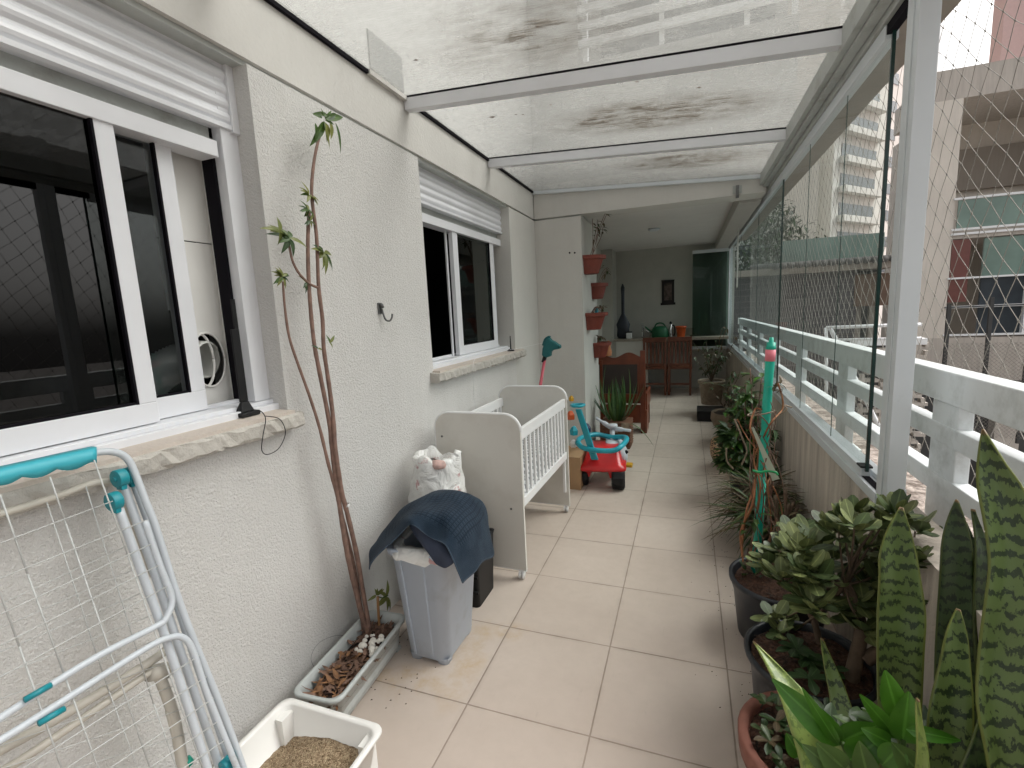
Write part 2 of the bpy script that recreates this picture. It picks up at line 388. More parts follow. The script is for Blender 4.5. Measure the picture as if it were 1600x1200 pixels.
# dirty roof glass
mt, t, b = new('roof_glass'); M['roofglass'] = mt
out = t.nodes['Material Output']; t.nodes.remove(b)
tr = nd(t, 'ShaderNodeBsdfTransparent'); tr.inputs[0].default_value = (.93, .94, .93, 1)
gl = nd(t, 'ShaderNodeBsdfGlossy'); gl.inputs['Roughness'].default_value = .02
mx = nd(t, 'ShaderNodeMixShader'); lw_ = nd(t, 'ShaderNodeLayerWeight')
t.links.new(math_(t, 'ADD', .02, math_(t, 'MULTIPLY', math_(t, 'POWER', lw_.outputs['Facing'], 4.0), .15)), mx.inputs[0]); t.links.new(tr.outputs[0], mx.inputs[1]); t.links.new(gl.outputs[0], mx.inputs[2])
v = coords(t); tco = [n for n in t.nodes if n.type == 'TEX_COORD'][0]
# film of dust
dust = noise(t, v, 2.2, 8, .68); fine = noise(t, coords(t, (2, 9, 1)), 7, 7, .75)
dustf = math_(t, 'ADD', .20, math_(t, 'MULTIPLY', math_(t, 'SUBTRACT', math_(t, 'ADD', dust, math_(t, 'MULTIPLY', fine, .9)), .75), .85), True)
def spot2(cx, cy, rx, ry):
    mp = t.nodes.new('ShaderNodeMapping'); mp.vector_type = 'TEXTURE'
    mp.inputs['Location'].default_value = (cx, cy, 0); mp.inputs['Scale'].default_value = (rx, ry, 1000)
    t.links.new(tco.outputs['Object'], mp.inputs[0])
    vl = t.nodes.new('ShaderNodeVectorMath'); vl.operation = 'LENGTH'; t.links.new(mp.outputs[0], vl.inputs[0])
    return math_(t, 'SUBTRACT', 1.0, vl.outputs['Value'], True)
sp_ = math_(t, 'MAXIMUM', spot2(-.18, 3.02, .72, .30), spot2(.0, 4.0, .62, .26))
sp_ = math_(t, 'MAXIMUM', sp_, math_(t, 'MULTIPLY', spot2(-.6, 2.0, .6, .4), .45))
strk = ramp(t, noise(t, coords(t, (1.3, 9, 1)), 5, 9, .78), [(.43, (0, 0, 0)), (.60, (1, 1, 1))])
stf = math_(t, 'MULTIPLY', math_(t, 'MULTIPLY', sp_, 2.2, True), strk)
milk = nd(t, 'ShaderNodeBsdfTranslucent'); 
mc = mixc(t, stf, (.44, .44, .42), (.10, .072, .045)); t.links.new(mc, milk.inputs[0])
md = nd(t, 'ShaderNodeBsdfDiffuse'); t.links.new(mc, md.inputs[0])
mm = nd(t, 'ShaderNodeMixShader'); mm.inputs[0].default_value = .35; t.links.new(milk.outputs[0], mm.inputs[1]); t.links.new(md.outputs[0], mm.inputs[2])
ff = math_(t, 'MAXIMUM', dustf, math_(t, 'MULTIPLY', stf, .95))
m4 = nd(t, 'ShaderNodeMixShader'); t.links.new(ff, m4.inputs[0]); t.links.new(mx.outputs[0], m4.inputs[1]); t.links.new(mm.outputs[0], m4.inputs[2])
t.links.new(m4.outputs[0], out.inputs[0])

def leafmat(name, c1, c2, rough=.42, vs=9, trans=.25):
    mt, t, b = new(name); out = t.nodes['Material Output']
    v = coords(t); n = noise(t, v, vs, 4)
    c = ramp(t, n, [(.3, c1), (.7, c2)])
    tu = t.nodes.new('ShaderNodeTexCoord'); su = t.nodes.new('ShaderNodeSeparateXYZ'); t.links.new(tu.outputs['UV'], su.inputs[0])
    mr = ramp(t, math_(t, 'ABSOLUTE', math_(t, 'SUBTRACT', su.outputs[0], .5)), [(.02, (1, 1, 1)), (.07, (0, 0, 0))]); c = mixc(t, math_(t, 'MULTIPLY', mr, .45), c, tuple(min(1, x * 1.9 + .02) for x in c2))
    ob = noise(t, v, 45, 3); c = mixc(t, math_(t, 'MULTIPLY', ramp(t, ob, [(.55, (0, 0, 0)), (.75, (1, 1, 1))]), .35), c, tuple(x * .55 for x in c1))
    t.links.new(c, b.inputs['Base Color']); b.inputs['Roughness'].default_value = rough
    ts = nd(t, 'ShaderNodeBsdfTranslucent'); t.links.new(c, ts.inputs[0])
    mx = nd(t, 'ShaderNodeMixShader'); mx.inputs[0].default_value = trans
    t.links.new(b.outputs[0], mx.inputs[1]); t.links.new(ts.outputs[0], mx.inputs[2]); t.links.new(mx.outputs[0], out.inputs[0])
    return mt
M['leaf'] = leafmat('leaf_green', (.04, .09, .018), (.09, .16, .035))
M['leaf_y'] = leafmat('leaf_yellowgreen', (.12, .16, .035), (.24, .25, .07))
M['leaf_d'] = leafmat('leaf_dark', (.024, .055, .016), (.055, .105, .035))
M['leaf_b'] = leafmat('leaf_bright', (.035, .13, .010), (.075, .21, .02), .3)
M['leaf_t'] = leafmat('tree_leaf', (.008, .018, .007), (.022, .04, .014), .6)
M['leaf_br'] = leafmat('leaf_bronze', (.09, .06, .035), (.13, .10, .05), .5)
M['jade'] = leafmat('jade_leaf', (.075, .105, .038), (.23, .265, .10), .42, 14, .08)
M['jade_d'] = leafmat('jade_leaf_dark', (.04, .065, .026), (.10, .145, .05), .42, 14, .08)
M['cliv'] = leafmat('strap_leaf', (.035, .085, .03), (.08, .16, .055), .35)
def snakemat(name, light, dark, edge, sc=34):
    mt, t, b = new(name)
    tc = t.nodes.new('ShaderNodeTexCoord'); sp = t.nodes.new('ShaderNodeSeparateXYZ'); t.links.new(tc.outputs['UV'], sp.inputs[0])
    u = sp.outputs[0]; v_ = coords(t, (1, 1, 1)); mp = coords(t, (38, 38, 75)); n = noise(t, mp, 1.0, 5, .6, .6)
    zz = coords(t, (1, 1, 1)); s2 = t.nodes.new('ShaderNodeSeparateXYZ'); t.links.new(zz, s2.inputs[0])
    zig = noise(t, coords(t, (75, 75, 14)), 1.0, 4, .65)
    ph = math_(t, 'ADD', math_(t, 'MULTIPLY', s2.outputs[2], sc * 6.28), math_(t, 'MULTIPLY', zig, 13.0))
    sn = math_(t, 'SINE', ph)
    f = math_(t, 'ADD', math_(t, 'MULTIPLY', sn, .20), n)
    band = ramp(t, f, [(.55, (0, 0, 0)), (.64, (1, 1, 1))])
    c = mixc(t, band, light, dark)
    e = math_(t, 'ABSOLUTE', math_(t, 'SUBTRACT', u, .5)); ef = ramp(t, e, [(.455, (0, 0, 0)), (.475, (1, 1, 1))])
    c = mixc(t, math_(t, 'MULTIPLY', noise(t, v_, 5, 5), .35), c, tuple(x * .6 for x in light))
    c = mixc(t, ef, c, edge)
    c = mixc(t, ramp(t, math_(t, 'ADD', sp.outputs[1], math_(t, 'MULTIPLY', n, .03)), [(.985, (0, 0, 0)), (1.0, (1, 1, 1))]), c, (.16, .10, .04))
    sc2 = ramp(t, noise(t, coords(t, (60, 60, 6)), 1.5, 6, .8), [(.66, (0, 0, 0)), (.72, (1, 1, 1))]); c = mixc(t, math_(t, 'MULTIPLY', sc2, .4), c, (.20, .17, .09))
    t.links.new(c, b.inputs['Base Color']); b.inputs['Roughness'].default_value = .42
    return mt
M['snake'] = snakemat('snake_leaf', (.105, .16, .042), (.008, .022, .006), (.11, .135, .02), 34)
M['snake_d'] = snakemat('snake_leaf_dark', (.038, .068, .020), (.006, .015, .006), (.055, .075, .015), 36)  # darker copy of the snake leaf; shade among the leaves put into its colour
M['snake_p'] = snakemat('snake_leaf_pale', (.22, .30, .075), (.12, .18, .045), (.22, .27, .06), 20)

# towel
mt, t, b = new('navy_towel'); M['towel'] = mt
tc = t.nodes.new('ShaderNodeTexCoord'); ck = t.nodes.new('ShaderNodeTexVoronoi'); ck.distance = 'CHEBYCHEV'; ck.inputs['Scale'].default_value = 30; ck.inputs['Randomness'].default_value = 0
t.links.new(tc.outputs['UV'], ck.inputs['Vector']); v = coords(t)
sp = t.nodes.new('ShaderNodeSeparateXYZ'); t.links.new(tc.outputs['UV'], sp.inputs[0])
eu = math_(t, 'ABSOLUTE', math_(t, 'SUBTRACT', sp.outputs[0], .5)); ev = math_(t, 'ABSOLUTE', math_(t, 'SUBTRACT', sp.outputs[1], .5))
em = math_(t, 'MAXIMUM', eu, ev); inner = ramp(t, em, [(.33, (1, 1, 1)), (.35, (0, 0, 0))])
hem = ramp(t, em, [(.485, (0, 0, 0)), (.49, (1, 1, 1))])
pat = math_(t, 'MULTIPLY', math_(t, 'MULTIPLY', ramp(t, ck.outputs['Distance'], [(.3, (0, 0, 0)), (.5, (1, 1, 1))]), inner), .7)
c = ramp(t, noise(t, v, 12, 4), [(.3, (.015, .027, .044)), (.7, (.030, .047, .069))])
c = mixc(t, pat, c, (.005, .010, .020)); c = mixc(t, hem, c, (.07, .10, .14))
t.links.new(c, b.inputs['Base Color']); b.inputs['Roughness'].default_value = .95; b.inputs['Sheen Weight'].default_value = .05; b.inputs['Specular IOR Level'].default_value = .1
bump(t, b, math_(t, 'ADD', math_(t, 'MULTIPLY', pat, -1.2), noise(t, v, 300, 3)), .6, .004)
# plastic bag
mt, t, b = new('plastic_bag'); M['bag'] = mt
v = coords(t); c = mixc(t, ramp(t, noise(t, v, 9, 5, .6), [(.60, (0, 0, 0)), (.64, (1, 1, 1))]), (.78, .78, .76), (.55, .34, .34))
t.links.new(c, b.inputs['Base Color']); b.inputs['Roughness'].default_value = .3; b.inputs['Transmission Weight'].default_value = .0
bump(t, b, noise(t, v, 11, 3, .55, 1.5), .7, .03)
# clothes print
M['print'] = simple('pink_print', (.62, .42, .38), .8, .4, vs=26)
# litter
mt, t, b = new('cat_litter'); M['litter'] = mt
v = coords(t); vo = t.nodes.new('ShaderNodeTexVoronoi'); vo.inputs['Scale'].default_value = 210; t.links.new(v, vo.inputs['Vector'])
c = ramp(t, vo.outputs['Color'], [(.2, (.20, .13, .07)), (.8, (.52, .40, .26))]); t.links.new(c, b.inputs['Base Color']); b.inputs['Roughness'].default_value = .9
bump(t, b, math_(t, 'SUBTRACT', 1, vo.outputs['Distance']), 1, .006)
# zebra mattress
mt, t, b = new('mattress_print'); M['mattress'] = mt
v = coords(t, (1, 1, 1)); wv = t.nodes.new('ShaderNodeTexWave'); wv.wave_type = 'BANDS'; wv.bands_direction = 'DIAGONAL'; wv.inputs['Scale'].default_value = 16; wv.inputs['Distortion'].default_value = 6; wv.inputs['Detail'].default_value = 3; wv.inputs['Detail Scale'].default_value = 3; t.links.new(v, wv.inputs['Vector'])
t.links.new(ramp(t, wv.outputs['Fac'], [(.42, (.10, .11, .13)), (.58, (.62, .63, .65))]), b.inputs['Base Color']); b.inputs['Roughness'].default_value = .9
# leopard pot
mt, t, b = new('leopard_pot'); M['leopard'] = mt
v = coords(t, (1, 1, 1.6)); vo = t.nodes.new('ShaderNodeTexVoronoi'); vo.inputs['Scale'].default_value = 26; vo.feature = 'DISTANCE_TO_EDGE'; t.links.new(v, vo.inputs['Vector'])
t.links.new(ramp(t, vo.outputs['Distance'], [(.10, (.42, .27, .15)), (.17, (.05, .022, .014))]), b.inputs['Base Color']); b.inputs['Roughness'].default_value = .5
# basket
M['basket'] = simple('wicker', (.15, .065, .035), .7, .5, vs=40, bs=.8, bscale=70)
M['basket_l'] = simple('wicker_light', (.28, .22, .16), .7, .3, vs=30)
M['scroll'] = simple('black_scroll', (.012, .008, .008), .7)
M['scroll_art'] = simple('scroll_art', (.10, .07, .06), .7, .9, vs=14)
M['soffit'] = simple('soffit', (.45, .43, .40), .8, .05)
M['blind'] = simple('dark_blind', (.10, .085, .07), .8, .1)
M['cord'] = simple('cord', (.55, .55, .52), .6)
M['hose'] = simple('grey_hose', (.78, .78, .74), .5, .06)
M['stain'] = simple('stain_cover', (.3, .29, .25), .8)
M['redroof'] = simple('red_awning', (.50, .05, .04), .6, .08)
M['panelgrey'] = simple('grey_sheet', (.15, .155, .15), .35, .05)
M['tool'] = simple('tool_steel', (.03, .035, .05), .35, .3)

# ------------------------------------------------------------------ setting
XW, XF, YE, XP = -1.39, -1.49, 4.573, 0.62
o = MB().add([(-1.6, -2.5, 0), (.7, -2.5, 0), (.7, 9.4, 0), (-1.6, 9.4, 0)], [(0, 1, 2, 3)]).build('floor', M['floor']); tag(o, kind='structure')
o = MB().add([(-60, -40, -6), (140, -40, -6), (140, 160, -6), (-60, 160, -6)], [(0, 1, 2, 3)]).build('ground', M['ground']); tag(o, kind='structure')

ZT = 2.305; SO = 1.125  # opening top / bottom
W1 = (-0.10, 1.338); W2 = (2.43, 3.86)
sw = thing('side_wall', 'long off-white rough stucco wall with two windows on the left side', 'wall')
mb = MB(); TH = .012
def wallbox(y0, y1, z0, z1): mb.box((XW - .35, y0, z0), (XW, y1, z1))
wallbox(-2.5, W1[0], 0, ZT); wallbox(W1[0], W1[1], 0, SO - .03); wallbox(W1[1], W2[0], 0, ZT); wallbox(W2[0], W2[1], 0, SO - .03)
mb.build('lower_wall', M['stucco'], sw)
mb = MB(); mb.box((XW - .35, W2[1], 0), (XW - .001, YE + .6, ZT)); mb.build('corner_wall', M['smooth'], sw)
mb = MB(); mb.box((XW - .35, -2.5, ZT + .018), (XW - .004, YE - .001, 2.59)); mb.build('lintel_band', M['smooth'], sw)
mb = MB(); mb.box((XW - .35, -2.5, ZT), (XW - .022, W2[1], ZT + .018)); mb.build('groove', M['alu_side'], sw)
mb = MB(); mb.box((XW - .35, -2.5, 2.59), (XW - .002, YE + .31, 12)); mb.build('upper_wall', M['facade'], sw)
mb = MB(); mb.box((XW - .001, 2.05, 2.595), (XW + .006, 2.33, 2.76)); mb.build('grey_plate', M['panelgrey'], sw)  # plain grey plate on the upper wall above the roof glass
for (y0, y1) in (W1, W2):   # jamb returns: smooth
    pass

def window(yo0, yo1, yf0, yf1, which):
    wn = MB()
    # outer frame: rails at bottom, jamb at right, at plane XF
    wn.box((XF - .06, yf0, SO + .0), (XF + .06, yf1, 1.148)); wn.box((XF - .06, yf0, 1.148), (XF + .035, yf1, 1.162)); 
    wn.box((XF - .07, yf0, 1.162), (XF - .045, yf1, 1.175))
    wn.box((XF - .06, yf1 - .068, 1.163), (XF + .02, yf1, 2.34)); wn.box((XF - .06, yf0, 1.163), (XF + .02, yf0 + .06, 2.34))
    wf = wn.build('window', M['pvc'], sw, bevel=.002)
    h = box((XF - .07, yf0 + .06, 2.0), (XF + .012, yf1 - .08, 2.052)); h.build('window_header', M['pvc'], wf, bevel=.002)
    h = box((XF - .08, yf0 + .06, 2.052), (XF - .02, yf1 - .062, 2.2)); h.build('shutter_slot', M['alu_side'], wf)
    h = box((XF - .07, yf1 - .08, 1.163), (XF - .02, yf1 - .0685, 2.15)); h.build('jamb_strip', M['gasket'], wf)  # black strip drawn in the gap beside the jamb
    # rolled shutter: curved slats
    sh = MB(); z = 2.096; ns = 5; hgt = .046
    P = []
    zz = 2.112
    prof = [(.012, 2.096), (.03, 2.098), (.03, 2.112), (.02, 2.116)]
    for k in range(6):
        for q in range(5):
            a = q / 4 * math.pi
            prof.append((.018 + .010 * math.sin(a), zz + .004 + q / 4 * (hgt - .006)))
        zz += hgt
    for (dx_, z_) in prof: P.append([(XF + dx_, yf0 + .02, z_), (XF + dx_, yf1 - .03, z_)])
    sh.grid(P, 0, sm=False, uv=False)
    sh.box((XF - .03, yf0 + .02, 2.10), (XF + .008, yf1 - .03, 2.38))
    sh.build('roller_shutter', M['pvc'], wf)
    wn = box((XF - .062, yf1 - .03, 2.09), (XF + .035, yf1, 2.38)).build('shutter_guide', M['pvc'], wf, bevel=.002)
    return wf
def sash(wf, y0, y1, x, gmat, z0=1.165, z1=2.0, sl=.05, sr=.05, bot=.062):
    s_ = MB(); s_.box((x - .03, y0, z0), (x, y1, z0 + bot)); s_.box((x - .03, y0, z1 + .004), (x - .01, y1, z1 + .045))
    s_.box((x - .03, y0, z0 + bot), (x, y0 + sl, z1 + .003)); s_.box((x - .03, y1 - sr, z0 + bot), (x, y1, z1 + .003))
    so_ = s_.build('sash', M['pvc'], wf, bevel=.002)
    g_ = MB(); g_.box((x - .02, y0 + sl, z0 + bot), (x - .014, y1 - sr, z1 + .003)); g_.build('pane', gmat, wf)
    g_ = MB()
    e = .007
    g_.box((x - .013, y1 - sr - e, z0 + bot), (x + .001, y1 - sr - .0005, z1 + .003)); g_.box((x - .013, y0 + sl, z0 + bot), (x - .002, y1 - sr - e, z0 + bot + e))
    g_.build('pane_gasket', M['gasket'], wf)
w1 = window(W1[0], W1[1], -.2, 1.342, 1)
sash(w1, .10, .949, XF + .005, M['glass_dark'])
sash(w1, .30, 1.134, XF - .035, M['glass_tint'], bot=.066)
w2 = window(W2[0], W2[1], 2.40, 4.02 + .06, 2)
sash(w2, 2.985, 3.716, XF + .002, M['glass_mid'], sl=.075, sr=.085)
box((XF - .045, 2.955, 1.163), (XF - .035, 2.975, 2.0)).build('sash_edge', M['pvc'], w2)
# air-conditioner panel with hose in window 1
ac = MB(); x = XF - .10
N = 28; cy, cz, ra, rb = 1.205, 1.325, .062, .095
ring = [(x, cy + ra * math.cos(2 * math.pi * k / N), cz + rb * math.sin(2 * math.pi * k / N)) for k in range(N)]
y0, y1, z0, z1 = 1.10, 1.31, 1.17, 2.02
def onbox(k):
    a = 2 * math.pi * k / N; c_, s_ = math.cos(a), math.sin(a)
    tt = min(((y1 - cy) / c_ if c_ > 1e-6 else 9), ((y0 - cy) / c_ if c_ < -1e-6 else 9), ((1.5 - cz) / s_ if s_ > 1e-6 else 9), ((z0 - cz) / s_ if s_ < -1e-6 else 9))
    return (x, cy + c_ * tt, cz + s_ * tt)
outer = [onbox(k) for k in range(N)]
ac.add(ring + outer, [(k, (k + 1) % N, N + (k + 1) % N, N + k) for k in range(N)])
ac.box((x - .01, y0, 1.50), (x, y1, 1.728)); ac.box((x - .01, y0, 1.732), (x, y1, z1)); ac.box((x, y0, 1.17), (x + .02, y0 + .028, z1)); ac.box((x, y1 - .028, 1.17), (x + .02, y1, z1))
ac.tube([(x + .006,) + tuple(p[1:]) for p in ring + [ring[0]]], .004, 6)
ac.tube([(x - .003, cy - .02 + .72 * (p[1] - cy), p[2]) for p in ring + [ring[0]]], .005, 6)
acp = ac.build('air_vent_panel', M['trayw']); tag(acp, 'white vent panel with round hole fitted in the open near window', 'vent panel')
hp = bez([(x - .0, 1.205, 1.325), (x - .07, 1.185, 1.33), (x - .13, 1.12, 1.29), (x - .16, 1.05, 1.20), (x - .18, 1.0, 1.05)], 22)
hs_ = MB(); hs_.tube(hp, [.060 + (.006 if i % 2 else 0) for i in range(len(hp))], 20, caps=False)
tag(hs_.build('exhaust_hose', M['hose']), 'grey ribbed exhaust hose behind the near window pane', 'hose')

# sills
def sill(y0, y1, lab):
    s_ = MB(); n = 60; P = []
    prof = [(-.05, SO + .0), (.0, SO - .006), (.056, SO - .010), (.061, SO - .018), (.060, SO - .054), (.053, SO - .063), (.0, SO - .064), (-.02, SO - .064)]
    rnd = random.Random(3)
    for i, (dx_, z_) in enumerate(prof):
        row = []
        for k in range(n + 1):
            y = y0 + (y1 - y0) * k / n
            j = (rnd.random() - .5) * .011 if 2 <= i <= 5 else 0
            row.append((XW + dx_ + j, y, z_ + (rnd.random() - .5) * (.010 if 3 <= i <= 6 else 0)))
        P.append(row)
    s_.grid(P, 0, sm=False, uv=False)
    for yy in (y0, y1): s_.add([(XW + a, yy, z) for a, z in prof], [tuple(range(len(prof)))])
    o = s_.build('sill', M['sill'], w1 if lab == 1 else w2)
    box((XW - .09, y0 + .03, SO - .03), (XW + .05, y1 - .03, SO + .0015 - .012 + .012)).build('sill_cap', M['sill_top'], w1 if lab == 1 else w2)
sill(-.2, 1.352, 1); sill(2.39, 3.97, 2)
# dark rooms behind windows
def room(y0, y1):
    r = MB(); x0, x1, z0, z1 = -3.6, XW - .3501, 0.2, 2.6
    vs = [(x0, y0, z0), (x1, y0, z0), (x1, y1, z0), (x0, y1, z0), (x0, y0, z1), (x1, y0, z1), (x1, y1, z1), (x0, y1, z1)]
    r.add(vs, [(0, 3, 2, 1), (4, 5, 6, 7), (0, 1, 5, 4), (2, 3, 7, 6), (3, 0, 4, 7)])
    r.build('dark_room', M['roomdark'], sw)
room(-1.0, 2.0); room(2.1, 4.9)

# end wall with lintel + upper facade + covered room
ew = thing('end_wall', 'beige column and beam wall framing the dark covered end of the veranda', 'wall')
mb = MB(); mb.box((XW, YE, 0), (-.94, 5.35, ZT)); mb.build('column', M['smooth'], ew)
mb = MB(); mb.box((XW + .001, YE - .004, ZT + .015), (.60, YE + .25, 2.62)); mb.build('beam', M['smooth'], ew)
mb = MB(); mb.box((XW + .001, YE + .02, ZT), (-.945, YE + .24, ZT + .015)); mb.build('groove', M['alu_side'], ew)
mb = MB(); mb.box((XW + .002, YE + .03, 2.62), (.80, YE + .3, 3.62)); mb.box((XW + .002, YE + .03, 3.62), (-.93, YE + .3, 9)); mb.box((-.93, YE + .55, 3.62), (.80, YE + .8, 9)); mb.build('upper_facade', M['facade'], ew)
mb = MB(); mb.box((-.80, YE + .53, 3.70), (.70, YE + .549, 4.9)); mb.build('upper_window', M['wglass'], ew)
rl = MB()
for z in (3.76, 3.90, 4.04, 4.18, 4.32): rl.box((-.93, YE + .05, z), (.79, YE + .09, z + .06))
for x in (-.90, -.24, .42, .76): rl.box((x, YE + .092, 3.62), (x + .04, YE + .12, 4.4))
rl.build('upper_railing', M['whitebld'], ew)
cr = thing('covered_room', 'shaded grey-walled kitchen corner at the far end of the veranda', 'room')
mb = MB(); mb.box((-1.40, 8.75, 0), (.72, 8.95, 2.6)); mb.box((-2.2, 5.351, 0), (-1.38, 8.3, 2.6)); mb.box((-1.38, 8.3, 0), (-1.19, 8.75, 2.6)); mb.build('room_wall', M['roomwall'], cr)
mb = MB(); mb.box((-1.40, YE + .25, 2.42), (.60, 8.75, 2.62)); mb.build('ceiling', M['ceiling'], cr)
mb = MB(); mb.box((.42, YE + .26, 2.30), (.60, 8.7, 2.419)); mb.build('soffit', M['soffit'], cr)
mb = MB(); mb.box((-2.2, YE + .3, 2.621), (.80, 9.2, 2.9)); mb.build('slab', M['facade'], cr)
mb = MB(); mb.lathe([(0, -.004), (.07, -.004), (.075, -.012), (.05, -.03), (0, -.032)], (-.406, 6.555, 2.42), 24)
tag(mb.build('ceiling_lamp', M['lgrey']), 'small round unlit lamp on the ceiling of the covered room', 'ceiling lamp')

# parapet + outer ledge
pp = thing('parapet', 'low stained concrete parapet below the glass screen', 'parapet wall')
mb = MB(); mb.box((XP, -2.5, 0), (XP + .12, 8.75, .715)); mb.build('parapet_body', M['parapet'], pp)
mb = MB(); mb.box((XP + .121, -2.5, .3), (1.0, 8.95, .61)); mb.build('outer_ledge', M['ledge'], pp)

# glass screen
gs = thing('glass_screen', 'frameless folding glass screen in white rails along the right side', 'glass screen')
def ybeam(x0, x1, z0, z1, y0, y1, mt_, nm, par=gs, bv=.002): return box((x0, y0, z0), (x1, y1, z1)).build(nm, mt_, par, bevel=bv)
YP = 1.83
ybeam(XP - .004, XP + .09, .717, .755, YP + .08, 8.7, M['alu'], 'bottom_track'); ybeam(XP + .005, XP + .035, .755, .79, YP + .26, 8.7, M['alu'], 'glass_channel'); ybeam(XP + .045, XP + .085, .755, .775, YP + .08, 8.7, M['alu'], 'outer_lip')
ybeam(XP + .007, XP + .033, .756, .758, YP + .08, YP + .26, M['gasket'], 'open_slot')
ybeam(XP - .008, XP + .055, 2.335, 2.375, -2.5, 8.7, M['alu_side'], 'top_track'); ybeam(XP + .0, XP + .04, 2.285, 2.333, YP + .27, 8.7, M['alu'], 'top_channel'); ybeam(XP + .004, XP + .03, 2.30, 2.334, -2.5, YP + .27, M['gasket'], 'open_top_slot')
ybeam(XP - .045, XP - .009, 2.362, 2.3745, -2.5, 8.7, M['alu_side'], 'track_rib')
p = MB(); p.box((XP, YP, .6), (XP + .052, YP + .088, 2.60)); p.box((XP - .004, YP + .03, .7), (XP - .0, YP + .038, 2.4)); p.build('corner_post', M['alu'], gs, bevel=.002)
ybeam(XP - .0, XP + .05, .70, 2.33, 8.55, 8.68, M['alu'], 'end_jamb')
js = [2.073, 2.564, 3.229, 4.03, 5.3, 6.9, 8.5]
for i in range(len(js) - 1):
    g = MB(); g.box((XP + .014, js[i] + .006, .78), (XP + .022, js[i + 1] - .002, 2.30)); g.build('pane', M['glass'] if i < 3 else M['glass_far'], gs)
    e = MB(); w_ = .009 if i == 0 else (.006 if i == 3 else (.002 if i < 3 else .0008))
    xe = .0055 if i in (0, 3) else .0014
    e.box((XP + .018 - xe, js[i] - w_ * .3, .78), (XP + .018 + xe, js[i] + w_ * .7, 2.30)); e.build('pane_edge', M['glass_edge'], gs)
for yy in (2.095, 4.05): ybeam(XP - .002, XP + .038, .792, .80, yy - .02, yy + .03, M['black'], 'clip')
# stacked open panels at the far end
fs = thing('open_glass_panel', 'green tinted glass panel swung open at far end of the screen', 'glass panel')
box((.075, 8.50, .745), (.60, 8.53, 2.25)).build('pane', M['glass_green'], fs)
box((.07, 8.485, 2.25), (.61, 8.54, 2.30)).build('top_rail', M['alu'], fs); box((.07, 8.485, .70), (.61, 8.54, .745)).build('bottom_rail', M['alu'], fs); box((.585, 8.49, .745), (.61, 8.54, 2.25)).build('side_edge', M['balglass'], fs)

# roof: slopes down outward
roof = thing('glass_roof', 'sloping glass veranda roof with white beams and brown dirt streaks', 'glass roof')
XR = .56
def zr(x): return 2.574 - (x - XW) * .0605
def rbeam(y0, y1, up, dn, mt_, nm, par=roof):
    vs = [(XW, y0, zr(XW) - dn), (XR, y0, zr(XR) - dn), (XR, y1, zr(XR) - dn), (XW, y1, zr(XW) - dn), (XW, y0, zr(XW) + up), (XR, y0, zr(XR) + up), (XR, y1, zr(XR) + up), (XW, y1, zr(XW) + up)]
    return MB().hexa(vs).build(nm, mt_, par, bevel=.0015)
for y in (-2.15, -1.03, .09, 1.21, 2.33, 3.45):
    rbeam(y, y + .052, -.004, .062, M['pvc'], 'beam'); rbeam(y - .003, y + .055, .004, .0035, M['gasket'], 'beam_gasket')
rbeam(4.535, 4.568, .0, .03, M['alu'], 'end_rail')
ys = [-2.5, -2.12, -1.0, .116, 1.236, 2.356, 3.476, 4.57]
for i in range(7):
    a, b_ = ys[i] + .002, ys[i + 1] - .002
    vs = [(XW, a, zr(XW) + .006), (XR + .05, a, zr(XR + .05) + .006), (XR + .05, b_, zr(XR + .05) + .006), (XW, b_, zr(XW) + .006)]
    vs += [(x, y, z + .008) for x, y, z in vs]
    MB().hexa(vs).build('roof_pane', M['roofglass'], roof)
# wall side gasket profile
box((XW - .003, -2.5, 2.556), (XW + .012, 4.57, 2.572)).build('wall_channel', M['gasket'], roof)
box((XW - .003, 2.02, 2.553), (XW + .02, 2.33, 2.574)).build('wall_cover', M['smooth'], roof)
box((XR - .01, -2.5, 2.376), (XR + .045, 4.57, 2.462)).build('edge_beam', M['alu_side'], roof, bevel=.002)
box((XR + .046, -2.5, 2.377), (XP + .03, 4.57, 2.43)).build('gutter', M['alu_side'], roof, bevel=.002)
for (px, xx, yy) in ((0, -.35, 3.1), (1, .12, 3.05), (2, -1.0, 2.7), (3, -.95, 2.95), (4, -.1, 2.15)):
    pass
lf = MB()
for (px, s_) in (((769, 183), .022), ((806, 179), .009), ((817, 179), .009), ((860, 164), .01), ((995, 128), .011), ((1092, 137), .013), ((650, 94), .012), ((840, 42), .008), ((826, 236), .008)):
    d = ray(px); tt = (zr(0) - H) / d[2]
    for _ in range(3):
        q = CAMP + d * tt; tt = (zr(q[0]) + .002 - H) / d[2]
    q = CAMP + d * tt
    lf.add([(q[0] - s_, q[1] - s_ * .4, q[2]), (q[0] + s_ * .2, q[1] - s_ * .6, q[2]), (q[0] + s_, q[1] + .2 * s_, q[2]), (q[0], q[1] + s_ * .5, q[2])], [(0, 1, 2, 3)])
lf.build('dirt_specks', M['drybits2'], roof)
# eave outside (upper storey balcony edge)
ev = box((XP + .12, -2.5, 2.47), (XP + .30, 9.2, 2.62)).build('outer_eave_beam', M['concrete_d']); tag(ev, 'long grey concrete beam above and outside the glass screen', 'beam')
# bracket
bk = thing('wall_bracket', 'small rusty bracket on the beam at the covered room entrance', 'bracket')
q = ony((1152, 296), YE - .012)
box((q.x - .035, q.y - .004, q.z - .03), (q.x + .035, q.y + .006, q.z + .03)).build('plate', M['alu_side'], bk); box((q.x - .012, q.y - .02, q.z - .07), (q.x + .012, q.y - .0045, q.z + .03)).build('pin', M['hook'], bk)

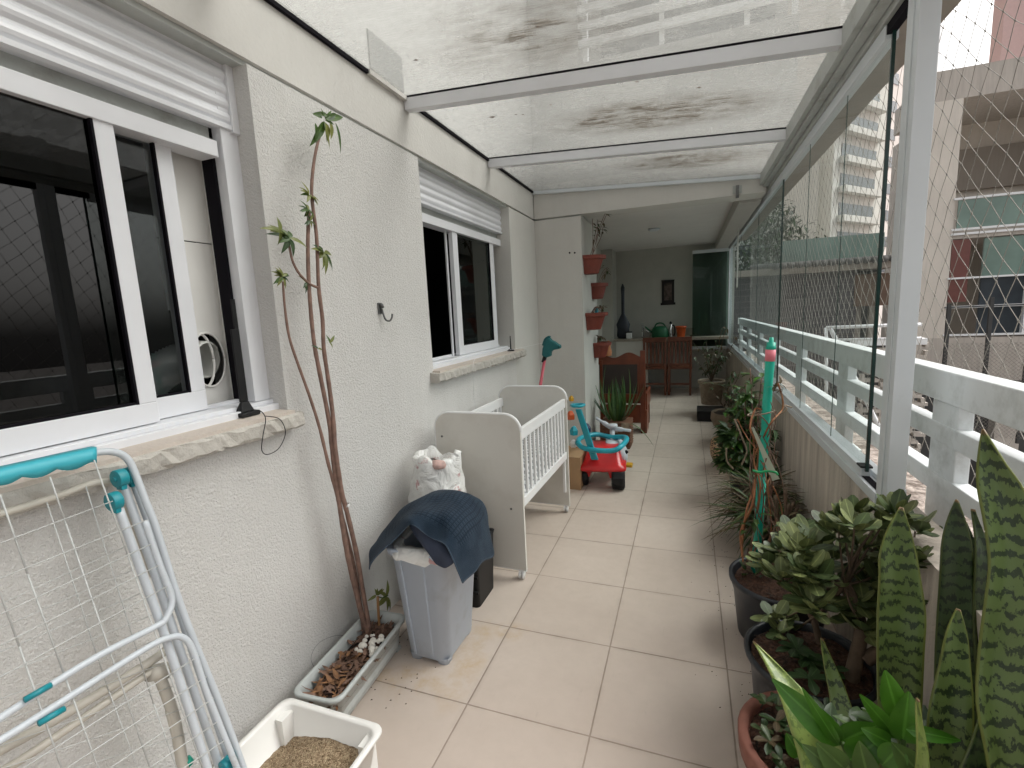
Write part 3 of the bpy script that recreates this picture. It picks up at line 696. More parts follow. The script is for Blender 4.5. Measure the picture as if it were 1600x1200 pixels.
# outer railing
rg = thing('white_railing', 'white metal railing with three wide rails outside the glass', 'railing')
XL = .80
def rrail(z0, z1): return box((XL, -2.5, z0), (XL + .05, 8.9, z1)).build('rail', M['rail'], rg, bevel=.004)
box((XL - .005, -2.5, 1.075), (XL + .065, 8.9, 1.18)).build('top_rail', M['rail'], rg, bevel=.005)
rrail(.935, 1.0); rrail(.755, .825)
for y in (-.42, .73, 1.86, 2.98, 4.10, 5.22, 6.34, 7.46, 8.58):
    box((XL + .004, y, .612), (XL + .046, y + .17, 1.074)).build('post', M['rail'], rg, bevel=.004); box((XL - .03, y - .03, .611), (XL + .08, y + .20, .620)).build('base_plate', M['rail'], rg)

# net
net = MB(); XN = .97
A = Vector((0, -.0728, -.0612)); B = Vector((0, .033, -.0710)); O = Vector((XN, 2.62, 2.50))
rnd = random.Random(5); nodes = {}
Y_LO, Y_HI, Z_LO, Z_HI = .55, 8.9, -.1, 3.3
det = A.y * B.z - A.z * B.y
for i in range(-90, 90):
    for j in range(-90, 90):
        p = O + A * i + B * j
        if Y_LO < p.y < Y_HI and Z_LO < p.z < Z_HI:
            nodes[(i, j)] = p + Vector((rnd.uniform(-.003, .003), rnd.uniform(-.004, .004), rnd.uniform(-.004, .004)))
for (i, j), p in nodes.items():
    for q in ((i + 1, j), (i, j + 1)):
        if q in nodes:
            net.tube([p, nodes[q]], .0013, 3, caps=False)
    net.tube([p + Vector((0, .003, .004)), p + Vector((0, -.003, -.004))], .0028, 4)
tag(net.build('safety_net', M['net']), 'diamond mesh safety net stretched outside the white railing', 'net')

# ------------------------------------------------------------------ background
BY = 14
bl = thing('neighbour_building', 'cream and concrete building with deep balcony beyond the net', 'building')
def bb(px0, px1, y0, y1, nm, mt_, par=bl, **k):
    a = ony(px0, y0); b_ = ony(px1, y0); return box((a.x, y0, a.z), (b_.x, y1, b_.z)).build(nm, mt_, par, **k)
box((5.14, BY, -.6), (5.65, BY + .9, 5.62)).build('corner_pier', M['cream'], bl)
box((4.7, BY + .3, -6), (5.14, BY + .9, 5.0)).build('side_block', M['concrete'], bl)
box((5.14, BY, 5.621), (14, BY + 2.3, 6.25)).build('parapet_band', M['concrete'], bl)
box((6.0, BY + 2.2, -6), (14, BY + 3, 5.62)).build('back_wall', M['cream'], bl)
box((8.2, BY + 1.2, 2.8), (8.9, BY + 2.199, 5.6)).build('inner_wall', M['concrete'], bl)
box((6.4, BY + 2.05, 4.0), (8.3, BY + 2.19, 5.0)).build('recess', M['concrete_d'], bl)
box((5.651, BY + .0, 2.62), (14, BY + 2.2, 2.78)).build('balcony_floor', M['concrete'], bl)
for x in (5.7, 7.3, 8.9, 10.5): box((x, BY - .03, 2.85), (x + 1.52, BY - .01, 3.46)).build('balustrade_glass', M['balglass'], bl)
for z in (3.47, 2.80, 2.70): box((5.62, BY - .05, z), (14, BY + .0, z + .045)).build('white_rail', M['whitebld'], bl)
box((5.66, BY + .0, 1.2), (6.0, BY + .1, 2.6)).build('red_panel', M['redpanel'], bl); box((5.7, BY - .02, 2.86), (6.1, BY - .009, 3.45)).build('red_upper_panel', M['redpanel'], bl)
box((6.26, BY + .05, 1.75), (14, BY + .1, 2.6)).build('upper_glazing', M['balglass'], bl); box((6.26, BY + .05, .42), (14, BY + .1, 1.749)).build('dark_glazing', M['wglass'], bl)
for z in (1.72, 1.06, .42, .72 + .35): box((5.62, BY - .04, z), (14, BY + .049, z + .04)).build('glazing_bar', M['whitebld'], bl)
for x in (7.02, 8.7): box((x, BY - .05, .42), (x + .07, BY + .0499, 2.62)).build('mullion', M['whitebld'], bl)
box((5.14, BY - .02, -.62), (14, BY + .2, .38)).build('base_band', M['concrete'], bl); box((5.14, BY - .03, -6), (14, BY + .2, -.621)).build('lower_wall', M['fence'], bl)
for x in (6.6, 8.2, 10): box((x, BY - .3, -6), (x + .45, BY - .03, -.64)).build('grey_pier', M['concrete'], bl)
# chain fence in front of it
cf = thing('chain_link_fence', 'dark post fence with fine wire mesh before the cream building', 'fence')
FY = 12.0
for px in (1476, 1541, 1605):
    q = ony((px, 540), FY); box((q.x, FY, -1.6), (q.x + .06, FY + .05, 1.2 if px != 1541 else 1.3)).build('fence_post', M['fence'], cf)
mbf = MB(); q0 = ony((1476, 540), FY).x; q1 = ony((1640, 540), FY).x
k = 0
z0, z1 = -1.5, .42; hh = z1 - z0
x = q0 - hh
while x < q1:
    for sgn in (1, -1):
        a = Vector((x, FY, z0 if sgn > 0 else z1)); b_ = Vector((x + hh, FY, z1 if sgn > 0 else z0))
        t0 = max(0, (q0 - a.x) / hh); t1 = min(1, (q1 - a.x) / hh)
        if t1 > t0: mbf.tube([a.lerp(b_, t0), a.lerp(b_, t1)], .004, 3, caps=False)
    x += .075
mbf.build('wire_mesh', M['net'], cf)
# lattice wall (cobogo)
lw = thing('lattice_wall', 'beige pierced brick lattice wall seen through the railing', 'wall')
LY = 9.5; lb = MB(); rnd = random.Random(9)
xa, xb = 2.75, 3.62
z = -2.6; row = 0
while z < .62:
    x = xa + (row % 2) * .09
    while x < xb:
        wv = rnd.choice((.15, .2, .26)); lb.box((x, LY, z), (x + wv, LY + .15, z + .055)); x += wv + .07
    x = xa + .02
    while x < xb:
        if rnd.random() < .8: lb.box((x, LY + .01, z + .055), (x + .045, LY + .14, z + .13))
        x += .14
    z += .13; row += 1
lb.build('lattice', M['concrete'], lw); box((xa, LY + .6, -3), (xb, LY + .7, .6)).build('shadow_wall', M['fence'], lw)
box((xa - .1, LY - .02, .62), (xb, LY + .3, .72)).build('coping', M['whitebld'], lw)
# white frame stair rail
wf_ = thing('white_frame_rail', 'white tubular frame rail beyond the glass by the brick garage', 'rail')
FYy = 9.0
def pxt(pts, y, r): return MB().tube([ony(p, y) for p in pts], r, 6)
pxt([(1291, 512), (1400, 508), (1440, 507)], FYy, .03).build('upper_bar', M['whitebld'], wf_); pxt([(1306, 531), (1400, 529), (1440, 528)], FYy, .022).build('lower_bar', M['whitebld'], wf_)
pxt([(1297, 513), (1310, 538), (1360, 640), (1390, 700), (1430, 780)], FYy, .035).build('raking_bar', M['whitebld'], wf_); pxt([(1291, 512), (1291, 640)], FYy, .025).build('upright', M['whitebld'], wf_)
# brick garage with tiled roof
gb = thing('brick_garage', 'dark brick outbuilding with tiled roof edge behind the screen', 'outbuilding')
GY = 11.0
box((.9, GY, -6), (3.05, GY + 4, 1.98)).build('brick_wall', M['brickwall'], gb)
box((3.051, GY + .6, -6), (3.55, GY + 4, 1.98)).build('dark_bay', M['fence'], gb)
for x in (3.15, 3.38): box((x, GY + .4, -2), (x + .1, GY + .5, 1.9)).build('bay_post', M['concrete_d'], gb)
box((3.0, GY - .02, 1.25), (3.55, GY + .3, 1.85)).build('lintel', simple('brown_lintel', (.13, .085, .06), .8), gb)
box((.7, GY - .25, 1.94), (3.6, GY + 4, 2.06)).build('fascia', M['concrete_d'], gb)
rt = MB(); x = 1.6
while x < 3.55:
    rt.tube([(x, GY - .34, 2.09), (x, GY + 3.5, 2.35)], .065, 7); x += .135
rt.build('roof_tiles', M['rooftile'], gb)
box((2.0, GY + 1.5, 2.2), (3.9, GY + 1.53, 2.75)).build('glass_parapet', M['balglass'], gb)
# towers
def tower(name, lab, mt_, az, c, wd, dp, h, rows, rowh, wins, z0=-6, wm='wglass', sidew=None):
    tw = thing(name, lab, 'tower'); ca, sa = math.cos(az), math.sin(az)
    # local axis u along face (receding), v depth
    tw.location = (c[0], c[1], 0); tw.rotation_euler = (0, 0, az)
    box((0, 0, z0), (wd, dp, h)).build('tower_body', mt_, tw)
    k = 0
    for r in range(rows):
        z = 1.2 + r * rowh
        for (a, b_, hh_) in wins:
            q = box((a, -.04, z), (b_, .0 - .002, z + hh_)).build('window', M[wm], tw)
            if k < 40: pass
            k += 1
        if sidew:
            for (a, b_, hh_) in sidew:
                box((-.04, a, z), (-.002, b_, z + hh_)).build('window', M[wm], tw)
    return tw
# face whose lines recede to the right
azr = R_(50)
def corner(px, y): q = ony((px, 300), y); return (q.x, q.y)
t1 = tower('apartment_tower', 'tall pale apartment tower with window bands behind the garage', M['greybld'], azr, corner(1300, 52), 16, 14, 60, 19, 2.55, [(1.2, 7.5, 1.15), (9.4, 11.0, 1.0), (12, 15, 1.1)], sidew=[(6.6, 9.0, 1.1), (10.5, 11.6, 1.0)])
for r in range(19):
    z = .62 + r * 2.55
    box((.9, -.7, z), (7.9, -.041, z + .55)).build('balcony_slab', M['greybld'], t1)
t2 = tower('white_tower', 'bright white high-rise with dark window rows farther back', M['whitebld'], azr, corner(1362, 90), 20, 10, 100, 26, 2.9, [(1.0, 3.4, 1.3), (5.0, 7.4, 1.3), (9.0, 11.4, 1.3), (13, 15.4, 1.3)])
t3 = tower('pink_tower', 'plain pink tower edge rising behind the cream building', M['pinkbld'], 0, (21.3, 48), 20, 1.5, 60, 14, 3.2, [(4, 6, 1.4)])
t4 = tower('cream_tower', 'narrow pale tower at the left edge of the grey apartment tower', M['cream'], 0, corner(1214, 50), 3.2, 10, 44, 1, 3, [(.3, .6, .5)])
# trees beyond
def tree(c, r, n, lab, seed):
    tr_ = thing('tree', lab, 'tree', group='trees behind the garage'); rn = random.Random(seed)
    MB().tube([(c[0], c[1], -6), (c[0] + .2, c[1], -2), (c[0], c[1], c[2])], [.3, .22, .08], 8).build('trunk', M['bark2'], tr_)
    cl = MB(); blobs = [(Vector(c) + Vector((rn.uniform(-1, 1) * r, rn.uniform(-1, 1) * r, rn.uniform(-1.2, 1) * r)), rn.uniform(.35, .6) * r) for _ in range(14)]
    for bc, br_ in blobs:
        for _ in range(n // 14):
            d = Vector((rn.gauss(0, 1), rn.gauss(0, 1), rn.gauss(0, 1))).normalized()
            cl.leaf(bc + d * br_ * rn.uniform(.6, 1.05), Vector((rn.uniform(-1, 1), rn.uniform(-1, 1), rn.uniform(-1, .3))), .17, .09, bend=.2, n=2, mi=rn.choice((0, 0, 1)))
    cl.build('crown', [M['leaf_t'], M['leaf_d']], tr_)
tree((1.1, 16, 3.4), 1.7, 5200, 'dark leafy tree rising behind the left end of the garage', 1)
tree((3.0, 24, 3.2), 1.5, 1400, 'small rounded tree between the garage roof and the towers', 2)
# red awning lower right
aw = MB(); q = [ony(p, 10) for p in ((1580, 757), (1604, 775), (1604, 782), (1585, 776))]
aw.prism(q, (0, .8, 0)); tag(aw.build('red_awning', M['redroof']), 'small piece of red awning low behind the railing', 'awning')
#SPLIT

# ------------------------------------------------------------------ objects on the left
# drying rack(s) leaning against the wall
def rk(p, off=0.0):   # point on the leaning plane of the rack: x + .19*z = c
    return onplane(p, (1, 0, .19), -1.28 + .19 * 1.15 + off)
def rtube(pts, off, r, mi=0, n=8, sub=6):
    P = bez([rk(p, off) for p in pts], sub) if len(pts) > 2 else [rk(p, off) for p in pts]
    return MB().tube(P, r, n, mi)
dr = thing('drying_rack', 'folded white wire drying rack with turquoise sleeve leaning under the near window', 'drying rack')
rtube([(-160, 772), (-60, 752), (60, 728), (140, 709), (176, 706), (199, 717), (213, 745), (228, 785), (243, 823), (277, 931), (303, 1001), (338, 1087), (368, 1165), (392, 1235), (420, 1320)], 0, .0085).build('outer_frame', M['racktube'], dr)
rtube([(186, 796), (225, 905), (260, 1001), (321, 1191), (350, 1290)], -.0, .0095).build('leg', M['racktube'], dr)
rtube([(193, 757), (236, 880), (276, 1000), (340, 1190), (372, 1290)], -.028, .0095).build('leg', M['racktube'], dr)
rtube([(208, 752), (248, 860), (298, 1010), (357, 1185), (388, 1290)], -.03, .0085).build('leg', M['racktube'], dr)
rtube([(226, 814), (250, 884), (266, 925), (268, 945), (258, 968), (243, 979), (143, 1031), (0, 1122), (-140, 1215)], .022, .0075).build('shelf_frame', M['racktube'], dr)
rtube([(-140, 1240), (0, 1157), (130, 1075), (230, 1012), (262, 997), (285, 996), (301, 1016), (322, 1080), (350, 1150), (372, 1205), (395, 1270)], .022, .0075).build('shelf_frame', M['racktube'], dr)
# sleeve with scalloped lower edge
P = []
for k in range(41):
    t_ = k / 40; u = -160 + t_ * 311
    top = 768 - (u + 160) * (768 - 699) / 311; dn = 24 + 0 * t_; sc_ = abs(math.sin((u + 18) / 53 * math.pi)) * 7
    a = rk((u, top), .004); b_ = rk((u, top + 5), .018); c_ = rk((u, top + 14), .018); d_ = rk((u, top + dn - 4 + sc_), .012)
    e_ = a + Vector((-.018, 0, .001)); P.append([e_, a, b_, c_, d_])
MB().grid(P).build('sleeve', M['sleeve'], dr, solid=.002)
wr = MB()
def wire(p, q, off=.03, r=.0013): wr.tube([rk(p, off), rk(q, off)], r, 5)
for a, b_ in (((-150, 905), (176, 783)), ((-150, 963), (231, 812)), ((-150, 1030), (243, 847)), ((-150, 1085), (254, 880)), ((-150, 1140), (265, 914))): wire(a, b_, .026)
for a, b_ in (((312, 1024), (-60, 1262)), ((323, 1057), (20, 1255)), ((334, 1091), (80, 1262)), ((345, 1124), (150, 1257)), ((354, 1155), (205, 1255))): wire(a, b_, .026)
for a, b_, off in (((0, 773), (43, 897), .02), ((43, 897), (100, 1053), .02), ((100, 1053), (175, 1260), .02), ((78, 745), (100, 810), .02), ((100, 810), (243, 1225), .02), ((147, 719), (199, 866), .02), ((199, 866), (334, 1250), .02), ((-60, 760), (30, 1010), .02), ((30, 1010), (110, 1240), .02)):
    wire(a, b_, off, .0017)
# wires of the far-side shelf
for k in range(9):
    y = 905 + k * 34
    wire((-150, y + 108), (205 + k * 11, y - 55 + k * 3), -.03, .0010)
for a, b_ in (((134, 760), (240, 1100)), ((73, 785), (170, 1080)), ((170, 1080), (230, 1240)), ((240, 1100), (290, 1240))): wire(a, b_, -.035, .0013)
wr.build('wire_grid', M['wire'], dr)
def hub(p, off, r=.021, l=.03):
    c = rk(p, off); h = MB(); h.tube([c + Vector((-.004, -l / 2, 0)), c + Vector((-.004, l / 2, 0))], r, 14)
    h.tube([c + Vector((-.004, -l / 2 - .004, 0)), c + Vector((-.004, l / 2 + .004, 0))], r * .3, 8); h.box(c + Vector((-.013, -l * .3, -.028)), c + Vector((.008, l * .3, -.004)))
    h.build('hinge', M['teal'], dr, bevel=.001)
hub((189, 747), -.004, .0215, .02); hub((204, 743), -.02, .0215, .02); hub((180, 783), .006, .0215, .02); hub((357, 1192), .0, .015, .03)
for (a, b_, off) in (((38, 1094), (80, 1070), .032), ((60, 1131), (101, 1107), .032)):
    p, q = rk(a, off), rk(b_, off); MB().tube([p, q], .006, 6).build('clip', M['teal'], dr)
d2 = thing('old_drying_rack', 'older yellowed rack frame squeezed behind the turquoise sleeved drying rack', 'drying rack')
def rk2(p): return rk(p, -.045)
for pts, r in (([(-150, 838), (0, 803), (90, 775), (150, 754), (185, 757), (200, 790), (240, 900)], .0085), ([(-150, 1235), (0, 1172), (150, 1087), (245, 1027), (262, 1012)], .0105), ([(-150, 1275), (0, 1207), (140, 1115), (240, 1047), (262, 1040)], .0085), ([(246, 1050), (262, 1090), (276, 1140), (290, 1230)], .013), ([(262, 1110), (280, 1180), (292, 1230)], .006)):
    MB().tube(bez([rk2(p) for p in pts], 5), r, 8).build('frame', M['racktube_old'], d2)
p = rk2((248, 1050)); MB().tube([p + Vector((0, -.02, .012)), p + Vector((0, .02, -.012))], .019, 12).build('pivot', M['racktube_old'], d2)
MB().tube([rk2((290, 1188)), rk2((296, 1193))], .012, 8).build('foot_cap', M['poleg'], d2)

# litter tray
lt = thing('litter_box', 'open white plastic tray of beige cat litter on the tiles', 'litter box')
def rrect(cx, cy, hx, hy, r, z, n=6, rot=0):
    out = []
    for (sx, sy, a0) in ((1, 1, 0), (-1, 1, 90), (-1, -1, 180), (1, -1, 270)):
        for k in range(n + 1):
            a = R_(a0 + 90 * k / n); x = sx * (hx - r) + r * math.cos(a); y = sy * (hy - r) + r * math.sin(a)
            out.append((cx + x * math.cos(rot) - y * math.sin(rot), cy + x * math.sin(rot) + y * math.cos(rot), z))
    return out
def rings(mb, loops, mi=0, cap0=False, cap1=False, sm=True):
    n = len(loops[0]); vs = [p for l in loops for p in l]
    fs = [(i * n + j, i * n + (j + 1) % n, (i + 1) * n + (j + 1) % n, (i + 1) * n + j) for i in range(len(loops) - 1) for j in range(n)]
    if cap0: fs.append(tuple(range(n - 1, -1, -1)))
    if cap1: fs.append(tuple((len(loops) - 1) * n + j for j in range(n)))
    mb.add(vs, fs, mi, sm); return mb
LC = (-1.088, .826); lr = .0
L_ = lambda hx, hy, z, r=.035: rrect(LC[0], LC[1], hx, hy, r, z, 6, lr)
tr_ = MB(); rings(tr_, [L_(.165, .225, .0), L_(.17, .23, .006), L_(.188, .248, .155), L_(.20, .26, .157), L_(.204, .264, .165), L_(.202, .262, .172), L_(.186, .246, .172), L_(.182, .242, .166), L_(.165, .225, .02)], cap0=True, cap1=True)
cx, cy = LC
for sx in (-1, 1): tr_.box((cx + sx * .150, cy + .19, .04), (cx + sx * .178, cy + .238, .152))
tr_.build('tray', M['trayw'], lt)
rn = random.Random(2); P = []
for i in range(33):
    row = []
    for j in range(27):
        u = j / 26 * 2 - 1; v_ = i / 32 * 2 - 1
        z = .085 + .035 * math.exp(-((u - .05) ** 2 + (v_ - .1) ** 2) * 1.6) + rn.uniform(-.002, .002)
        row.append((cx + u * .172, cy + v_ * .232, z - .03 * max(0, -u)))
    P.append(row)
lm = MB(); lm.grid(P, uv=False)
for _ in range(2200):
    u, v_ = rn.uniform(-.9, .9), rn.uniform(-.9, .9); z = .085 + .035 * math.exp(-((u - .05) ** 2 + (v_ - .1) ** 2) * 1.6) - .03 * max(0, -u); s_ = rn.uniform(.0018, .0035)
    c = Vector((cx + u * .172, cy + v_ * .232, z + .001)); lm.add([c + Vector((s_, 0, 0)), c + Vector((0, s_, 0)), c + Vector((-s_, 0, 0)), c + Vector((0, -s_, 0)), c + Vector((0, 0, s_)), c - Vector((0, 0, s_))], [(0, 1, 4), (1, 2, 4), (2, 3, 4), (3, 0, 4), (1, 0, 5), (2, 1, 5), (3, 2, 5), (0, 3, 5)])
lm.build('litter', M['litter'], lt)

# planter with tall plant
pl = thing('planter_trough', 'long grey plastic trough of dry debris against the stucco wall', 'planter')
PC = (-1.228, 1.372); pr = .07
PLr = lambda hx, hy, z, r=.04: rrect(PC[0] + .0, PC[1], hx, hy - .04, r, z, 6, pr)
pm = MB(); rings(pm, [PLr(.065, .25, .012, .03), PLr(.07, .255, .02, .03), PLr(.086, .275, .135), PLr(.098, .288, .137), PLr(.10, .29, .150), PLr(.094, .284, .153), PLr(.084, .274, .150), PLr(.08, .27, .118), PLr(.075, .265, .04)], cap0=True)
for yy in (-.22, .2): pm.box((PC[0] - .05, PC[1] + yy, 0), (PC[0] + .05, PC[1] + yy + .03, .013))
pm.build('trough', M['planter'], pl)
rings(MB(), [PLr(.081, .271, .095), PLr(.04, .2, .105)], cap1=True).build('soil', M['soil'], pl)
db = MB(); rn = random.Random(4)
for _ in range(420):
    t_ = rn.random(); y = PC[1] - .215 + t_ * .43; x = PC[0] + rn.uniform(-.062, .062) - (y - PC[1]) * .07
    a = rn.uniform(0, 6.28); near = t_ < .55
    db.leaf((x, y, .105 + rn.uniform(0, .03) * (1 if near else .4)), (math.cos(a), math.sin(a), rn.uniform(-.2, .5)), rn.uniform(.02, .06), rn.uniform(.006, .02), bend=rn.uniform(-.5, .8), n=3, mi=0 if (near and rn.random() < (.75 if t_ < .2 else .25)) else 1)
db.build('dry_debris', [M['drybits'], M['drybits2']], pl)
es = MB()
for _ in range(26):
    c = Vector((PC[0] + rn.uniform(-.03, .06), PC[1] + rn.uniform(.02, .12), .12 + rn.uniform(0, .015))); r = rn.uniform(.006, .018); k0 = rn.uniform(0, 6)
    es.lathe([(r, 0), (r * .9, r * .4), (r * .5, r * .8), (.001, r * .9)], c, 9, sx=1, sy=.8, rot=k0)
es.build('eggshell', M['shell'], pl)
mw = MB().tube(bez([onx(p, -1.34) for p in ((548, 995), (525, 993), (498, 1005), (486, 1030), (500, 1052), (512, 1045))], 8), .0008, 4); mw.build('loose_wire', M['hook'], pl)

tp = thing('tall_bare_plant', 'tall thin plant with bare brown stems and drooping leaves climbing the wall', 'plant')
XS = -1.30
def sx(p, d=0): 
    return onx(p, XS + d)
stems = [([(574, 1012), (573, 990), (565, 960), (548, 890), (540, 850), (532, 800), (527, 765), (519, 702), (514, 657), (500, 585), (490, 530), (483, 450), (481, 380), (483, 330)], .0115, .0062, 0),
         ([(576, 1012), (577, 985), (568, 930), (556, 860), (542, 800), (534, 768), (524, 702), (521, 657), (514, 601), (506, 545), (504, 500), (498, 450), (496, 400), (494, 363), (487, 303), (490, 257), (496, 225), (502, 205)], .0105, .0048, .014),
         ([(572, 1010), (562, 940), (552, 880), (538, 820), (525, 768), (513, 725), (500, 671), (484, 620), (466, 570), (452, 527), (445, 480), (442, 440)], .0085, .0036, -.010),
         ([(498, 450), (483, 443), (468, 428), (458, 410), (453, 390), (452, 382)], .005, .0035, .014)]
sm_ = MB()
for pts, r0, r1, d in stems:
    P = bez([sx(p, d) for p in pts], 5); n = len(P); rn = random.Random(len(pts))
    sm_.tube(P, [(r0 + (r1 - r0) * (i / n)) * (1 + rn.uniform(-.06, .1)) for i in range(n)], 9)
sm_.build('stem', M['bark'], tp)
tie = MB(); c = sx((538, 790), .0); tie.lathe([(.019, -.006), (.022, 0), (.019, .006)], c, 12); tie.tube([c + Vector((.02, -.01, 0)), c + Vector((.035, -.02, .012))], .003, 5); tie.build('tie', M['white'], tp)
lf = MB()
def lpx(a, b_, w_, d=.0, bend=.15, mi=0, n=7, shape='lance', fn=None, up=None):
    f_ = fn or (lambda p: sx(p, d)); A_ = f_(a); B_ = f_(b_); dd = B_ - A_
    lf.leaf(A_, dd, dd.length, w_, up=up or Vector((1, .2, .3)), bend=bend, n=n, mi=mi, shape=shape, fold=.2)
hd = .02
for a, b_, w_, mi in (((507, 190), (488, 228), .030, 0), ((503, 183), (490, 178), .02, 0), ((508, 186), (540, 181), .028, 0), ((508, 186), (520, 172), .014, 0), ((508, 186), (502, 168), .014, 0), ((512, 186), (527, 176), .02, 2), ((524, 192), (536, 240), .024, 0), ((508, 188), (524, 194), .014, 0), ((506, 190), (513, 222), .045, 1), ((515, 190), (519, 218), .03, 1), ((505, 195), (518, 232), .022, 1), ((492, 192), (496, 224), .026, 0), ((512, 180), (490, 176), .018, 0)):
    lpx(a, b_, w_, hd, .1, mi)
for cpt, n_, L0, spread in (((483, 305), 10, .042, 1), ((481, 328), 11, .036, 1), ((484, 345), 8, .03, 1), ((441, 432), 20, .034, 1), ((452, 372), 8, .06, 1), ((437, 362), 6, .055, 1), ((506, 395), 11, .066, 1), ((478, 442), 5, .03, 1), ((515, 536), 3, .035, 1), ((497, 545), 2, .03, 1), ((603, 932), 8, .06, 1), ((588, 930), 6, .04, 1)):
    rn = random.Random(int(cpt[0] * 7 + cpt[1]))
    for k in range(n_):
        a = rn.uniform(0, 2 * math.pi); dd = Vector((rn.uniform(-.3, .5), math.cos(a), math.sin(a) * .8 - (.25 if L0 > .06 else .0)))
        lf.leaf(sx(cpt, .015), dd, L0 * rn.uniform(.7, 1.25), L0 * .33, up=Vector((1, 0, .6)), bend=.35, n=5, mi=rn.choice((0, 1, 1, 2)) if cpt[1] < 900 else 1, fold=.2)
lf.build('foliage', [M['leaf'], M['leaf_y'], M['leaf_d']], tp)
spr = thing('young_sprout', 'thin tan cutting with small yellow green leaves in the trough', 'plant')
MB().tube(bez([sx(p, .04) for p in ((594, 1000), (592, 970), (590, 932))], 4), .006, 7).build('stem', simple('tan_stem', (.32, .17, .07), .7), spr)
MB().tube(bez([sx(p, .04) for p in ((590, 932), (598, 934), (606, 930))], 4), .003, 6).build('twig', M['leaf'], spr)

# wall hook
hk = thing('wall_hook', 'small tarnished metal hook screwed to the stucco wall', 'hook')
c = onx((594, 483), XW + .004); box(c + Vector((-.003, -.016, -.022)), c + Vector((.004, .016, .03))).build('back_plate', M['hook'], hk, bevel=.002)
MB().tube([c + Vector((.004, -.004, .02)), c + Vector((.012, 0, .02)), c + Vector((.016, 0, .005))], .008, 8).build('boss', M['hook'], hk)
MB().tube(bez([c + Vector(v_) for v_ in ((.01, 0, .0), (.014, .004, -.03), (.02, .010, -.052), (.035, .018, -.058), (.046, .022, -.045), (.05, .024, -.025))], 6), .0045, 8).build('hook_arm', M['hook'], hk)
# antennas
an = thing('flat_antenna', 'tall slim black antenna standing at the end of the near sill', 'antenna')
c = onx((384, 655), XF + .045); c.z = SO + .003
box((c.x - .02, c.y - .04, c.z), (c.x + .035, c.y + .035, c.z + .016)).build('base', M['black'], an, bevel=.004)
MB().hexa([(c.x - .012, c.y - .028, c.z + .016), (c.x + .02, c.y - .028, c.z + .016), (c.x + .02, c.y + .024, c.z + .016), (c.x - .012, c.y + .024, c.z + .016), (c.x, c.y - .016, c.z + .05), (c.x + .01, c.y - .016, c.z + .05), (c.x + .01, c.y + .014, c.z + .05), (c.x, c.y + .014, c.z + .05)]).build('neck', M['black'], an, bevel=.003)
box((c.x - .0, c.y - .016, c.z + .05), (c.x + .008, c.y + .014, c.z + .30)).build('blade', M['black'], an, bevel=.002)
box((c.x - .0, c.y + .0, c.z + .15), (c.x + .006, c.y + .014, c.z + .40)).build('mast', M['black'], an)
cb_ = MB().tube(bez([onx(p, XW + .06 + k * .004) for k, p in enumerate(((396, 640), (408, 643), (415, 655), (411, 680), (409, 703), (418, 710), (436, 700), (446, 676), (437, 655), (415, 650)))], 8), .0016, 5)
tag(cb_.build('antenna_cable', M['black']), 'thin black cable looping off the end of the near sill', 'cable')
an2 = thing('small_antenna', 'short black stick antenna on round base on the far sill', 'antenna')
c = onx((798, 544), XF + .11); c.z = SO + .003
MB().lathe([(0, 0), (.03, 0), (.03, .006), (.022, .012), (.008, .018), (0, .019)], c, 18).build('base', M['black'], an2); MB().tube([c + Vector((0, 0, .015)), c + Vector((0, 0, .125))], [.006, .0045], 8).build('rod', M['black'], an2)
st_ = MB().tube(bez([onx((742, 648), XW + .04), onx((740, 600), XW + .07), onx((741, 563), XW + .075), onx((760, 552), XW + .05), onx((800, 546), XW + .05), onx((852, 535), XW + .1)], 10), .0012, 4)
tag(st_.build('white_thread', M['white']), 'fine white string draped over the far window sill', 'string')

# laundry bin
bn = thing('waste_bin', 'tall grey blue plastic bin standing on the tiles by the wall', 'bin')
bx, by = -1.018, 1.685; br_ = R_(-2)
Bn = lambda hx, hy, z, r=.045: rrect(bx + (z * .012), by, hx, hy, r, z, 7, br_)
bm = MB(); rings(bm, [Bn(.095, .125, .018), Bn(.098, .128, .022), Bn(.128, .165, .49), Bn(.140, .178, .492), Bn(.143, .181, .515), Bn(.138, .176, .522), Bn(.12, .163, .515), Bn(.093, .123, .04)], cap0=True)
for sx_ in (-1, 1):
    for sy_ in (-1, 1):
        fx, fy = bx + sx_ * .063 + .001, by + sy_ * .094
        rings(bm, [rrect(fx, fy, .026, .028, .018, 0, 4), rrect(fx, fy, .031, .032, .02, .03, 4)], cap0=True)
for xx in (-.055, .03): bm.hexa([(bx + xx - .003, by - .130, .03), (bx + xx + .003, by - .130, .03), (bx + xx + .003, by - .12, .03), (bx + xx - .003, by - .12, .03), (bx + xx * 1.25 - .003, by - .1665, .48), (bx + xx * 1.25 + .004, by - .1665, .48), (bx + xx * 1.25 + .004, by - .158, .48), (bx + xx * 1.25 - .003, by - .158, .48)])
bm.build('bin_body', M['bin'], bn)
bl_ = MB(); P = []; rn = random.Random(8)
for k in range(37):
    a = k / 36 * 2 * math.pi; row = []
    for j, (s_, z) in enumerate(((1.12, .478), (1.13, .498), (1.06, .528), (.9, .532), (.8, .52))):
        jj = 1 + rn.uniform(-.02, .02); row.append((bx + .008 + .128 * s_ * math.copysign(abs(math.cos(a)) ** .55, math.cos(a)) * jj, by + .17 * s_ * math.copysign(abs(math.sin(a)) ** .55, math.sin(a)) * jj, z + (rn.uniform(-.008, .008) if j else rn.uniform(-.006, .012))))
    P.append(row)
P[-1] = P[0]
bl_.grid(P, uv=False).build('bin_liner', M['bag'], bn)
